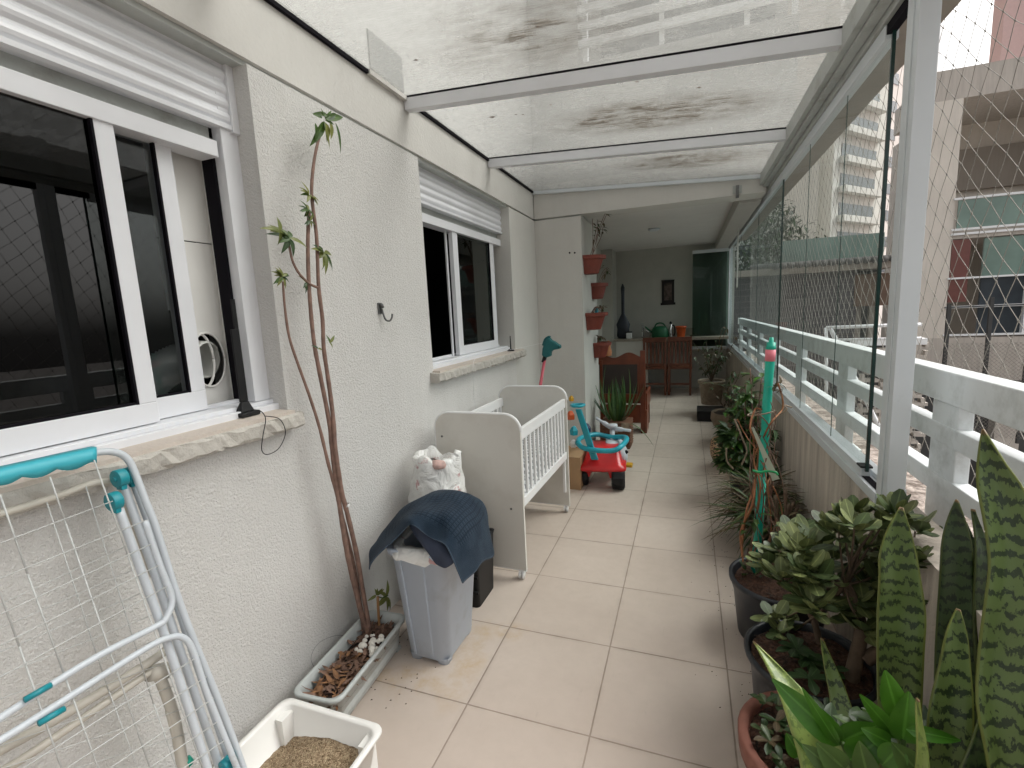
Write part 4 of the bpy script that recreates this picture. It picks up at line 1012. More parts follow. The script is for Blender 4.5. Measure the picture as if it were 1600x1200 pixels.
# towel
tw_ = MB(); n = 46; P = []
c0 = Vector((-1.0, 1.72, .66)); rn = random.Random(12)
def tz(x, y):
    # a mound resting on the heaped bin, sagging beyond the rim
    dx = (x - c0.x) / .17; dy = (y - c0.y) / .22; d = math.sqrt(dx * dx + dy * dy)
    return d
# corners (u,v) : front-left drip, front-right drip, right-back, left-back
K = {}
ctrl = [  # rows v 0(front)..4(back), cols u 0..4
    [(577, 890, 1.50), (606, 854, 1.47), (640, 822, 1.46), (668, 837, 1.45), (700, 856, 1.45), (722, 911, 1.47)],
    [(579, 872, 1.54), (603, 832, 1.53), (644, 801, 1.53), (688, 806, 1.51), (720, 838, 1.52), (741, 891, 1.55)],
    [(586, 850, 1.62), (616, 810, 1.62), (660, 782, 1.62), (706, 784, 1.64), (741, 814, 1.65), (757, 878, 1.66)],
    [(594, 836, 1.72), (630, 798, 1.72), (677, 770, 1.74), (722, 771, 1.77), (752, 797, 1.80), (771, 867, 1.78)],
    [(612, 818, 1.85), (650, 784, 1.85), (692, 766, 1.90), (732, 772, 1.92), (757, 790, 1.93), (765, 835, 1.92)],
]
ctrl3 = [[ony((a, b_), y) for a, b_, y in r] for r in ctrl]
def cr(p0, p1, p2, p3, t): return 0.5 * ((2 * p1) + (p2 - p0) * t + (2 * p0 - 5 * p1 + 4 * p2 - p3) * t * t + (3 * p1 - p0 - 3 * p2 + p3) * t ** 3)
def samp(arr, t):
    x = t * (len(arr) - 1); i = min(int(x), len(arr) - 2); f_ = x - i
    return cr(arr[max(i - 1, 0)], arr[i], arr[i + 1], arr[min(i + 2, len(arr) - 1)], f_)
for i in range(n + 1):
    v_ = i / n; row = []
    cols = [samp([r[c] for r in ctrl3], v_) for c in range(6)]
    for j in range(n + 1):
        u = j / n; p = samp(cols, u)
        wob = math.sin(u * 17 + v_ * 5) * .009 * (1 - v_) ** .7 + math.sin(u * 8 - v_ * 13) * .005 + math.sin(u * 31 + v_ * 22) * .0015
        p = p + Vector((0, -wob, wob)); row.append(p)
    P.append(row)
tw_.grid(P); tag(tw_.build('towel', M['towel'], solid=.005), 'dark navy terry towel thrown over the top of the bin', 'towel')
# inner folds of the towel hanging under its front edge
# extra front fold (towel underside) as second cloth
fo = MB(); ctrl = [[(640, 822, 1.50), (655, 812, 1.50), (672, 822, 1.50), (700, 850, 1.49)], [(650, 840, 1.47), (664, 850, 1.46), (684, 858, 1.455), (708, 872, 1.455)], [(672, 868, 1.46), (682, 880, 1.45), (694, 888, 1.45), (708, 880, 1.455)]]
c3 = [[ony((a, b_), y + .0) for a, b_, y in r] for r in ctrl]; P = []
for i in range(13):
    cols = [samp([r[c] for r in c3], i / 12) for c in range(4)]; P.append([samp(cols, j / 14) + Vector((0, math.sin(j * .9) * .004, 0)) for j in range(15)])
fo.grid(P, uv=False); tag(fo.build('hand_towel', simple('slate_cloth', (.035, .045, .075), .95, .25, vs=16), solid=.005), 'slate coloured cloth with pink marks hanging below the navy towel', 'cloth')
# black crate behind the bin
cbx = thing('black_crate', 'black plastic crate on the floor behind the bin by the crib', 'crate')
q = MB(); rings(q, [rrect(-1.13, 2.06, .17, .10, .02, 0, 4), rrect(-1.13, 2.06, .18, .115, .02, .30, 4), rrect(-1.13, 2.06, .185, .12, .02, .32, 4), rrect(-1.13, 2.06, .17, .10, .02, .32, 4), rrect(-1.13, 2.06, .15, .09, .02, .03, 4)], cap0=True, cap1=True)
for z in (.08, .16, .24): q.box((-1.13 - .17, 2.06 - .113, z), (-1.13 + .175, 2.06 - .102, z + .012))
q.build('crate_body', M['black'], cbx)
# plastic bag with clothes
bgm = MB(); rn = random.Random(21); P = []
cB = Vector((-1.19, 2.03, 0)); NA = 40
lv = [(.02, .345, 0), (.11, .36, 0), (.13, .42, 0), (.145, .48, .01), (.150, .56, .012), (.135, .64, .014), (.12, .71, .018), (.125, .765, .03), (.10, .775, .03), (.085, .72, .02)]
for (r, z, jz) in lv:
    row = []
    for k in range(NA + 1):
        a = k % NA / NA * 2 * math.pi; wv = 1 + .10 * math.sin(a * 3 + z * 9) + .05 * math.sin(a * 7 + z * 25) + .03 * math.sin(a * 13 + z * 41)
        row.append((cB.x + r * wv * math.cos(a) * 1.0, cB.y + r * wv * math.sin(a) * .75, z - .02 + jz * .6 * math.sin(a * 3 + 1) + jz * .35 * math.sin(a * 7)))
    P.append(row)
bgm.grid(P, uv=False); bgo = bgm.build('plastic_bag', M['bag']); tag(bgo, 'crumpled white plastic bag of clothes propped against the wall', 'bag')
cl = MB()
for k in range(9):
    c = cB + Vector((rn.uniform(-.03, .08), rn.uniform(-.09, .02), .67 + rn.uniform(-.06, .06))); r = rn.uniform(.02, .035)
    cl.lathe([(.001, -r * .7), (r * .8, -r * .5), (r, 0), (r * .8, r * .5), (.001, r * .75)], c, 12, sx=1.2, sy=.8, rot=rn.random(), fn=lambda a, z: 1 + .12 * math.sin(3 * a))
cl.build('clothes', M['print'], bgo)

# crib
cb = thing('baby_crib', 'white wooden baby crib on casters standing along the wall', 'crib')
def cp(u, v_, z):   # local: u across (0 at aisle side, negative towards wall), v along
    a = R_(-1.6); x0, y0 = -.812, 2.262
    return Vector((x0 + u * math.cos(a) - v_ * math.sin(a), y0 + u * math.sin(a) + v_ * math.cos(a), z))
def cbox(u0, u1, v0, v1, z0, z1, nm, mt_, par=cb, bv=.002):
    q = MB(); q.hexa([cp(u0, v0, z0), cp(u1, v0, z0), cp(u1, v1, z0), cp(u0, v1, z0), cp(u0, v0, z1), cp(u1, v0, z1), cp(u1, v1, z1), cp(u0, v1, z1)]); return q.build(nm, mt_, par, bevel=bv)
CW, CLn, CH = .505, .93, .915
for v0 in (0, CLn - .018):
    pts = []
    r = .09
    for k in range(9): a = R_(90 * k / 8); pts.append((-r + r * math.cos(a), CH - r + r * math.sin(a)))
    for k in range(9): a = R_(90 + 90 * k / 8); pts.append((-CW + r + r * math.cos(a), CH - r + r * math.sin(a)))
    pts += [(-CW, .055), (0, .055)]
    q = MB().prism([cp(u, v0, z) for u, z in pts], cp(0, .018, 0) - cp(0, 0, 0)); pn = q.build('end_panel', M['crib'], cb)
    e = MB(); lo = [cp(u, v0 - .0008, z) for u, z in pts]; 
    e.tube([cp(u + .0, v0 + .009, z) for u, z in pts], .0098, 6, caps=False); e.build('edge_band', M['crib_white'], pn)
    for u in (-.03, -CW + .05):
        w0 = MB(); c = cp(u, v0 + .009, .024); w0.tube([c + Vector((-.014, 0, 0)), c + Vector((-.004, 0, 0))], .023, 16); w0.tube([c + Vector((.004, 0, 0)), c + Vector((.014, 0, 0))], .023, 16); w0.tube([c + Vector((0, 0, .005)), c + Vector((0, .0, .04))], .007, 8); w0.build('caster', M['white'], cb)
for (u, z) in ((-.07, .40), (-CW + .04, .78)):
    c = cp(u, -.0005, z); MB().tube([c, c + Vector((0, -.003, 0))], .006, 10).build('screw', M['hook'], cb)
for u0 in (-.030, -CW + .008):
    cbox(u0, u0 + .022, .0185, CLn - .0185, .772, .832, 'top_rail', M['crib_white']); cbox(u0, u0 + .022, .0185, CLn - .0185, .402, .452, 'bottom_rail', M['crib_white'])
    nb = 13
    for k in range(nb):
        v_ = .045 + k * (CLn - .11) / (nb - 1); cbox(u0 + .005, u0 + .017, v_, v_ + .022, .453, .771, 'slat', M['crib_white'], bv=0)
cbox(-.034, -.016, CLn - .05, CLn - .03, .16, .40, 'support_strip', M['crib_white'])
cbox(-CW + .035, -.037, .02, CLn - .02, .43, .455, 'base_board', M['crib_white']); cbox(-CW + .036, -.038, .022, CLn - .022, .4555, .60, 'mattress', M['mattress'], bv=.015)

# hobby horse leaning in the corner behind the crib
hh_ = thing('hobby_horse', 'teal stick horse head on pink pole leaning behind the crib', 'toy')
HYy = 3.75
MB().tube([ony((838, 640), HYy - .1), ony((851, 562), HYy)], .0125, 10).build('stick', M['pink'], hh_)
MB().tube([ony((849, 566), HYy), ony((852, 556), HYy)], .017, 10).build('collar', M['black'], hh_)
outl = [(846, 556), (847, 545), (850, 535), (854, 529), (858, 528), (861, 532), (866, 534), (871, 538), (875, 540), (875, 545), (870, 546), (864, 547), (860, 550), (860, 557), (853, 559)]
q = MB(); f0 = [ony(p, HYy - .03) for p in outl]; q.prism(f0, (0, .06, 0)); q.build('head', M['horse'], hh_, bevel=.012)
MB().tube(bez([ony(p, HYy) for p in ((849, 540), (852, 531), (857, 527), (860, 527))], 4), .012, 7).build('mane', M['horse'], hh_)
q = MB(); c = ony((873, 543), HYy - .032); q.lathe([(.001, .0), (.006, .003), (.001, .006)], c, 8); q.build('nostril', M['gasket'], hh_)

# ride-on toy
ro = thing('ride_on_toy', 'red and turquoise push along ride-on toy with black wheels', 'ride-on toy')
def wheel(c, ax, r, w_, nm='wheel', hub_='yellow', par=ro):
    c = Vector(c); ax = Vector(ax).normalized(); q = MB(); u = ax.orthogonal().normalized(); v_ = ax.cross(u); N = 36; prof = [(.35, -.5), (.8, -.5), (.96, -.42), (1, -.25), (1, .25), (.96, .42), (.8, .5), (.35, .5)]; vs = []
    for (rr, z) in prof:
        for k in range(N):
            a = 2 * math.pi * k / N; r2 = r * rr * (1 + (.03 if (k % 3 == 0 and rr > .94) else 0)); vs.append(c + ax * (z * w_) + (u * math.cos(a) + v_ * math.sin(a)) * r2)
    q.add(vs, [(i * N + k, i * N + (k + 1) % N, (i + 1) * N + (k + 1) % N, (i + 1) * N + k) for i in range(len(prof) - 1) for k in range(N)], 0, False); wo = q.build(nm, M['black'], par)
    MB().tube([c - ax * w_ * .46, c + ax * w_ * .46], r * .36, 16).build('hub', M[hub_], wo)
wheel((-.515, 3.72, .09), (1, .12, 0), .09, .105); wheel((-.815, 3.76, .09), (1, .12, 0), .09, .105)
wheel((-.60, 4.12, .07), (1, .12, 0), .07, .05)
q = MB(); rings(q, [rrect(-.655, 3.78, .175, .12, .05, .15, 5, .12), rrect(-.655, 3.78, .195, .135, .05, .16, 5, .12), rrect(-.655, 3.78, .195, .135, .05, .185, 5, .12), rrect(-.65, 3.80, .155, .12, .05, .20, 5, .12), rrect(-.645, 3.84, .125, .12, .05, .31, 5, .12), rrect(-.645, 3.86, .11, .12, .05, .325, 5, .12)], cap0=True, cap1=True); q.build('seat_body', M['red'], ro)
q = MB(); 
for xx in (-.755, -.565): q.hexa([(xx - .012, 3.70, .09), (xx + .012, 3.70, .09), (xx + .012, 3.80, .09), (xx - .012, 3.80, .09), (xx - .03, 3.68, .16), (xx + .03, 3.68, .16), (xx + .03, 3.82, .16), (xx - .03, 3.82, .16)])
q.build('axle_strut', M['red'], ro)
q = MB(); rings(q, [rrect(-.56, 4.02, .07, .14, .05, .12, 5, .12), rrect(-.56, 4.02, .085, .16, .05, .20, 5, .12), rrect(-.58, 4.0, .07, .15, .05, .29, 5, .12), rrect(-.60, 3.98, .05, .10, .04, .33, 5, .12)], cap0=True, cap1=True); q.build('front_fairing', M['lgrey'], ro)
for dx_ in (.05,): q = MB(); c = Vector((-.475, 3.93, .245)); q.lathe([(.001, -.02), (.02, 0), (.001, .02)], c, 10); q.build('headlight', M['gasket'], ro)
# safety ring
RP = [ony(p, y) for p, y in (((903, 693), 3.66), ((912, 700), 3.62), ((935, 704), 3.60), ((958, 704), 3.62), ((970, 698), 3.66), ((979, 687), 3.85), ((975, 683), 3.95), ((955, 683), 4.0), ((935, 679), 3.98), ((918, 681), 3.9), ((905, 686), 3.78), ((903, 693), 3.66))]
MB().tube(bez(RP, 5), .021, 10).build('safety_ring', M['cyan'], ro)
a, b_ = ony((903, 640), 3.50), ony((929, 719), 3.66); s_ = Vector((.028, 0, 0)); d_ = Vector((0, .03, 0))
MB().hexa([b_ - s_, b_ + s_, b_ + s_ + d_, b_ - s_ + d_, a - s_ * .8, a + s_ * .8, a + s_ * .8 + d_, a - s_ * .8 + d_]).build('push_handle', M['cyan'], ro, bevel=.006)
MB().tube(bez([a + Vector(v_) for v_ in ((-.05, 0, .03), (-.02, -.05, .035), (.03, -.04, .035), (.045, .02, .035), (0, .05, .03), (-.05, .03, .03), (-.05, 0, .03))], 6), .011, 8).build('grip', M['cyan'], ro)
HP = [ony(p, 4.05) for p in ((931, 653), (944, 661), (957, 669), (971, 671), (986, 673))]
MB().tube(bez(HP, 4), [.012] * 4 + [.02] * 9 + [.013] * 4, 10).build('handlebar', M['lgrey'], ro); q = MB(); c = ony((957, 665), 4.02); q.lathe([(.04, -.01), (.045, 0), (.04, .012), (.001, .016)], c, 16); q.build('dashboard', M['lgrey'], ro)
MB().tube([ony((957, 670), 4.05), (-.60, 3.99, .32)], .022, 10).build('steering_column', M['lgrey'], ro)
q = MB(); q.box((-.525, 4.03, .075), (-.44, 4.11, .10)); q.build('pedal', M['yellow'], ro, bevel=.006)
# toys behind the crib
q = thing('cardboard_box', 'small brown cardboard box on the floor behind the crib', 'box'); 
box((-1.16, 3.62, 0), (-.80, 3.95, .27)).build('carton', M['card'], q); box((-1.17, 3.615, .271), (-.98, 3.96, .276)).build('flap', M['card'], q)
for (p, y, r, mt_, nm_) in (((893, 622), 3.7, .022, 'yellow', 'small yellow toy piece peeking over the crib end'), ((892, 648), 3.72, .035, 'orange', 'orange toy piece beside the turquoise push handle'), ((897, 672), 3.66, .035, 'cyan', 'cyan toy piece on the carton behind the crib'), ((916, 668), 3.95, .04, 'navy', 'navy toy piece behind the push handle'), ((896, 692), 3.75, .03, 'white', 'white toy piece resting low on the carton')):
    c = ony(p, y); m2 = MB(); m2.lathe([(.001, -r * 1.2), (r * .9, -r * 1.1), (r, 0), (r * .5, r * .8), (.001, r)], c, 5, rot=r * 99, sm=False); tag(m2.build('toy', M[mt_]), nm_, 'toy', 'toys piled behind the crib')
# trinkets end
# ------------------------------------------------------------------ wall pots on the column
def wallpot(p, lab, plant, seed, yy, w_=.125, hh=.165, dp=.17):
    rn = random.Random(seed); c = onx(p, -.93); c = Vector((-.938, yy, c.z))
    c.z = ony(p, yy).z
    t_ = thing('wall_pot', lab, 'wall pot', group='terracotta pots on the column'); q = MB(); prof = [(.60, -hh), (.66, -hh + .005), (.90, -.032), (1.04, -.03), (1.06, .0), (1.0, .004), (.9, -.015), (.6, -.10)]; P = []
    for (s_, z) in prof:
        row = [(c.x, c.y - w_ * s_, c.z + z)]
        for k in range(15): a = math.pi * k / 14 - math.pi / 2; row.append((c.x + .001 + dp * s_ * math.cos(a), c.y + w_ * s_ * math.sin(a), c.z + z))
        row.append((c.x, c.y + w_ * s_, c.z + z)); P.append(row)
    q.grid(P, uv=False, sm=False); b0 = P[0]; q.add(b0, [tuple(range(len(b0)))]); q.build('pot', M['terra'], t_)
    q = MB(); r0 = [(x, y, z - .012) for x, y, z in P[6]]; q.add(r0, [tuple(range(len(r0)))]); q.build('soil', M['soil'], t_)
    pr_ = thing('potted_plant', plant[0], 'plant', group='plants in the wall pots'); l = MB(); s2 = MB()
    for k in range(plant[1]):
        a = rn.uniform(-1.3, 1.3); b = c + Vector((.05 + rn.uniform(-.02, .02), rn.uniform(-.05, .05), 0)); L = plant[2] * rn.uniform(.6, 1.1); e = b + Vector((rn.uniform(.0, .5) * L * plant[4], math.sin(a) * L * .4 * plant[4], L * plant[3]))
        mid = (b + e) / 2 + Vector((rn.uniform(-.03, .03), rn.uniform(-.03, .03), .03)); P2 = bez([b, mid, e], 5); s2.tube(P2, .003, 5)
        for j in range(plant[5]):
            pp_ = P2[rn.randrange(len(P2) // 2, len(P2))]; l.leaf(pp_, (rn.uniform(-.3, 1), rn.uniform(-1, 1), rn.uniform(-.6, .5)), rn.uniform(.04, .08), .022, n=4, bend=.4, mi=rn.choice((0, 1)))
    s2.build('stem', M['bark'], pr_); l.build('leaves', [M['leaf_d'], M['leaf_br']], pr_)
wallpot((930, 400), 'topmost terracotta half pot on the column edge', ('tall sparse stalks growing from the topmost wall pot', 6, .42, .85, .8, 4), 1, 4.74, .13, .17, .19)
wallpot((936, 443), 'second terracotta half pot down the column', ('dark curled shoots in the second wall pot from the top', 5, .20, .8, 1.2, 2), 2, 5.12, .12, .16, .15)
wallpot((931, 489), 'third terracotta half pot with pink rim down the column', ('reddish spreading shoots in the third wall pot from the top', 8, .20, .25, 2.2, 2), 3, 4.80, .13, .165, .19)
wallpot((940, 535), 'lowest terracotta half pot above the wooden bench', ('small dark succulent in the lowest wall pot', 5, .10, .8, 1, 3), 4, 5.16, .12, .16, .165)
tb = MB(); c = Vector((-.86, 4.85, ony((931, 489), 4.86).z + .03)); tb.lathe([(.018, -.03), (.018, .02), (.012, .028), (0, .028)], c, 12); tag(tb.build('blue_cup', M['cyan']), 'tiny bright blue cap sitting in the third wall pot', 'cup')
hl = MB()
for p in ((890, 395), (898, 395)): c = ony(p, YE - .002); hl.tube([c, c + Vector((0, .0015, 0))], .009, 8)
hl.build('bolt_hole', M['gasket'], ew)
# ------------------------------------------------------------------ bench, clivia, far furniture
be = thing('wooden_bench', 'carved dark wood settle with upholstered back panel behind the column', 'bench')
YB = 5.50
def wb(p, q, y0, y1, nm, mt_='wood', bv=.004): a, b_ = ony(p, YB), ony(q, YB); return box((a.x, y0, max(0, min(a.z, b_.z))), (b_.x, y1, max(a.z, b_.z))).build(nm, M[mt_], be, bevel=bv)
wb((1000, 548), (1009, 690), YB, YB + .05, 'post'); wb((937, 563), (944, 700), YB, YB + .05, 'post')
top = MB(); pts = []
for k in range(25):
    u = k / 24; x = -.98 + u * .49; z = .905 + .018 * math.sin(u * 2 * math.pi * 1.5 + .9) + .012 * math.cos(u * 9); pts.append((x, YB + .008, z))
pts += [(-.49, YB + .008, .80), (-.98, YB + .008, .80)]; top.prism(pts, (0, .03, 0)); top.build('crest_rail', M['wood'], be)
box((-.96, YB + .012, .46), (-.50, YB + .034, .80)).build('back_panel', M['leather'], be); box((-.96, YB + .006, .40), (-.49, YB + .04, .459)).build('lower_rail', M['wood'], be)
box((-.53, YB + .005, .46), (-.489, YB + .04, .80)).build('stile', M['wood'], be)
box((-.96, YB + .014, .12), (-.485, YB + .032, .33)).build('skirt_panel', M['wood'], be)
box((-.455, YB + .05, .27), (-.43, YB + .60, .46)).build('arm_side', M['wood'], be, bevel=.006); box((-.96, YB + .05, .34), (-.456, YB + .60, .40)).build('seat', M['wood'], be); box((-.50, YB + .55, 0), (-.44, YB + .60, .27)).build('leg', M['wood'], be)
box((-.455, YB + .01, .0), (-.43, YB + .30, .27)).build('side_foot', M['wood'], be, bevel=.006)
bt = thing('terracotta_figure', 'small orange clay ornament standing on the bench crest rail', 'ornament'); q = MB(); c = ony((951, 556), YB + .02); c.z = .90; q.lathe([(.03, 0), (.035, .05), (.02, .1), (.026, .13), (.012, .17), (0, .175)], c, 12, fn=lambda a, z: 1 + .2 * math.sin(2 * a)); q.build('clay_body', simple('clay', (.5, .2, .09), .7), bt)
# wicker planter with clivia
wp = thing('wicker_planter', 'square dark wicker planter basket beside the column foot', 'planter')
c0 = Vector((-.70, 4.99, 0)); q = MB(); q.box((c0.x - .15, c0.y - .14, 0), (c0.x + .15, c0.y + .14, .27)); q.build('basket', M['basket'], wp)
q = MB()
for k in range(11):
    z = .015 + k * .025
    for i in range(12):
        x = c0.x - .15 + i * .025
        q.tube([(x, c0.y - .144 - (.004 if (i + k) % 2 else 0), z), (x + .025, c0.y - .144 - (0 if (i + k) % 2 else .004), z)], .0055, 5, caps=False); 
    for i in range(10):
        y = c0.y - .14 + i * .028; q.tube([(c0.x + .152 + (.004 if (i + k) % 2 else 0), y, z), (c0.x + .152 + (0 if (i + k) % 2 else .004), y + .028, z)], .0055, 5, caps=False)
q.build('weave', M['basket'], wp)
q = MB(); q.box((c0.x - .04, c0.y - .152, .17), (c0.x + .03, c0.y - .145, .275)); q.box((c0.x + .07, c0.y - .152, .2), (c0.x + .15, c0.y - .145, .275)); q.build('light_weave', M['basket_l'], wp)
cv = thing('clivia', 'clump of long arching strap leaves in the wicker planter', 'plant'); q = MB(); rn = random.Random(31)
for k in range(34):
    a = rn.uniform(0, 6.28); e = rn.uniform(.35, 1.3); d = Vector((math.cos(a) * 1.0 * e, math.sin(a) * .6 * e, .95)); q.leaf(c0 + Vector((math.cos(a) * .05, math.sin(a) * .04, .24)), d, rn.uniform(.32, .52), .034, up=Vector((-d.y, d.x, 0)).cross(d), bend=rn.uniform(.1, .75), n=9, mi=rn.choice((0, 0, 1)), shape='lance', fold=.12)
q.leaf(c0 + Vector((.12, -.10, .26)), (.8, -.2, .1), .26, .022, bend=1.0, n=8, mi=0); q.build('leaves', [M['cliv'], M['leaf']], cv)
# counter and things on it
ct = thing('kitchen_counter', 'stone topped white counter along the far wall', 'counter')
box((-1.185, 8.23, .875), (.61, 8.749, .915)).build('worktop', M['granite'], ct); box((-1.145, 8.26, .10), (-.62, 8.74, .874)).build('cabinet', M['cabinet'], ct); box((-.62, 8.70, .9155), (.10, 8.749, 1.05)).build('splashback', M['granite'], ct); box((-1.19, 8.30, .0), (-1.147, 8.74, .874)).build('side_panel', M['roomwall'], ct)
YC = 8.45
def lz(p0, p1, y=YC): return ony(p0, y), ony(p1, y)
gt = thing('black_case', 'tall black instrument like shape standing on the counter left end', 'case'); q = MB(); c = ony((974, 522), YC); c.z = .916
q.lathe([(.09, 0), (.11, .05), (.10, .16), (.12, .24), (.07, .34), (.03, .42), (.028, .75), (.034, .86), (.01, .93), (0, .93)], c, 16, sx=1, sy=.5, fn=lambda a, z: 1 + .03 * math.sin(3 * a)); q.build('case_body', M['tool'], gt)
wc = thing('white_tub', 'small white tub with dark lid on the counter', 'tub'); q = MB(); c = ony((983, 524), 8.35); c.z = .916; q.box((c.x - .045, c.y - .04, c.z), (c.x + .045, c.y + .04, c.z + .10)); q.build('tub_body', M['white'], wc, bevel=.01); box((c.x - .05, c.y - .045, c.z + .1005), (c.x + .05, c.y + .045, c.z + .12)).build('lid', M['black'], wc)
fc = thing('faucet', 'bent chrome tap rising above the counter', 'faucet'); c = ony((1004, 520), YC); c.z = .916; MB().tube(bez([c, c + Vector((0, 0, .14)), c + Vector((0, 0, .21)), c + Vector((-.0, -.02, .24))], 5), .016, 8).build('riser', M['chrome'], fc); MB().tube([c + Vector((0, 0, .17)), c + Vector((.11, -.08, .10))], .012, 8).build('spout', M['chrome'], fc)
wc2 = thing('watering_can', 'dark green plastic watering can on the counter', 'watering can'); c = ony((1031, 520), YC); c.z = .916
q = MB(); q.lathe([(.13, 0), (.14, .02), (.135, .12), (.11, .17), (.05, .19), (.0, .19)], c, 20, sy=.6); q.build('can_body', M['greenplast'], wc2); MB().tube(bez([c + Vector((-.09, 0, .15)), c + Vector((-.05, 0, .23)), c + Vector((.05, 0, .23)), c + Vector((.12, 0, .13))], 6), .012, 8).build('handle', M['greenplast'], wc2); MB().tube([c + Vector((-.1, 0, .06)), c + Vector((-.24, 0, .19))], [.02, .012], 8).build('spout', M['greenplast'], wc2)
kt = thing('kettle', 'slim chrome kettle with black handle between green can and orange pot', 'kettle'); c = ony((1048, 521), YC); c.z = .916; q = MB(); q.lathe([(.035, 0), (.038, .02), (.028, .17), (.02, .22), (0, .225)], c, 16); q.build('body', M['chrome'], kt); MB().tube(bez([c + Vector((.02, 0, .21)), c + Vector((.06, 0, .17)), c + Vector((.06, 0, .05)), c + Vector((.03, 0, .02))], 5), .012, 8).build('handle', M['black'], kt); q = MB(); q.lathe([(.02, 0), (.024, .02), (.0, .045)], c + Vector((0, 0, .222)), 12); q.build('lid', M['black'], kt)
op = MB(); c = ony((1064, 521), YC); c.z = .916; op.lathe([(.06, 0), (.078, .15), (.086, .152), (.086, .18), (.078, .18), (.06, .05), (0, .05)], c, 20); tag(op.build('orange_pot', M['orange']), 'plain bright orange pot on the counter beside the kettle', 'pot')
dd_ = MB(); c = ony((1080, 522), YC); c.z = .916
for k in range(14): a = k * 2.4; dd_.leaf(c, (math.cos(a), math.sin(a), .6), .09, .03, n=4)
tag(dd_.build('dark_plant', M['leaf_d']), 'low dark plant at the right end of the counter', 'plant')
# scroll
sc_ = thing('wall_scroll', 'small black hanging scroll with pale figure on the far wall', 'wall hanging'); a, b_ = ony((1034, 438), 8.74), ony((1053.5, 476), 8.74)
box((a.x, 8.735, b_.z), (b_.x, 8.748, a.z)).build('cloth', M['scroll'], sc_); box((a.x - .02, 8.725, b_.z), (b_.x + .02, 8.7345, b_.z + .04)).build('lower_roller', M['scroll'], sc_); box((a.x - .005, 8.725, a.z - .02), (b_.x + .005, 8.7345, a.z)).build('upper_roller', M['scroll'], sc_)
box((a.x + .04, 8.7325, b_.z + .08), (b_.x - .04, 8.7348, a.z - .05)).build('picture', M['scroll_art'], sc_); mx_ = (a.x + b_.x) / 2; MB().tube([(a.x + .03, 8.74, a.z), (mx_, 8.745, a.z + .12), (b_.x - .03, 8.74, a.z)], .002, 4).build('cord', M['cord'], sc_)
# chairs
def chair(x, y, lab):
    c = thing('slatted_chair', lab, 'chair', group='slatted chairs before the counter'); W = .36
    for sx_ in (0, 1):
        xx = x + sx_ * (W - .035); q = MB(); q.hexa([(xx, y + .05, 0), (xx + .035, y + .05, 0), (xx + .035, y + .085, 0), (xx, y + .085, 0), (xx, y, .93), (xx + .035, y, .93), (xx + .035, y + .03, .93), (xx, y + .03, .93)]); q.build('rear_leg', M['wood_dark'], c, bevel=.004)
        box((xx, y + .36, 0), (xx + .035, y + .395, .45)).build('front_leg', M['wood_dark'], c)
    box((x - .003, y - .003, .87), (x + W + .003, y + .028, .945)).build('top_rail', M['wood_dark'], c, bevel=.006); box((x + .036, y + .024, .49), (x + W - .036, y + .048, .525)).build('lower_back_rail', M['wood_dark'], c)
    for k in range(5): xx = x + .05 + k * .058; q = MB(); q.hexa([(xx, y + .024, .525), (xx + .028, y + .024, .525), (xx + .028, y + .038, .525), (xx, y + .038, .525), (xx, y + .005, .87), (xx + .028, y + .005, .87), (xx + .028, y + .018, .87), (xx, y + .018, .87)]); q.build('slat', M['wood_dark'], c)
    box((x - .01, y + .049, .425), (x + W + .01, y + .42, .465)).build('seat', M['wood_dark'], c, bevel=.008); box((x + .036, y + .055, .17), (x + W - .036, y + .075, .20)).build('stretcher', M['wood_dark'], c)
chair(-.675, 7.95, 'left of the two dark slatted chairs before the far counter'); chair(-.295, 7.96, 'right of the two dark slatted chairs before the far counter')
# blind cord
MBc = MB(); MBc.tube(bez([Vector((.56, 6.5, 2.42)), Vector((.56, 6.5, 1.7)), Vector((.56, 6.48, 1.62)), Vector((.56, 6.42, 1.62)), Vector((.56, 6.4, 1.7)), Vector((.56, 6.4, 2.42))], 8), .004, 5); tag(MBc.build('blind_cord', M['cord']), 'thin looped blind cord hanging by the glass screen', 'cord')
bd = MB(); bd.hexa([(.602, 4.9, 2.42), (.618, 4.9, 2.42), (.618, 8.4, 2.42), (.602, 8.4, 2.42), (.602, 4.9, 2.62), (.618, 4.9, 2.62), (.618, 8.4, 2.62), (.602, 8.4, 2.62)]); tag(bd.build('rolled_blind', M['blind']), 'dark blind headrail above the far part of the glass screen', 'blind')
#SPLIT2

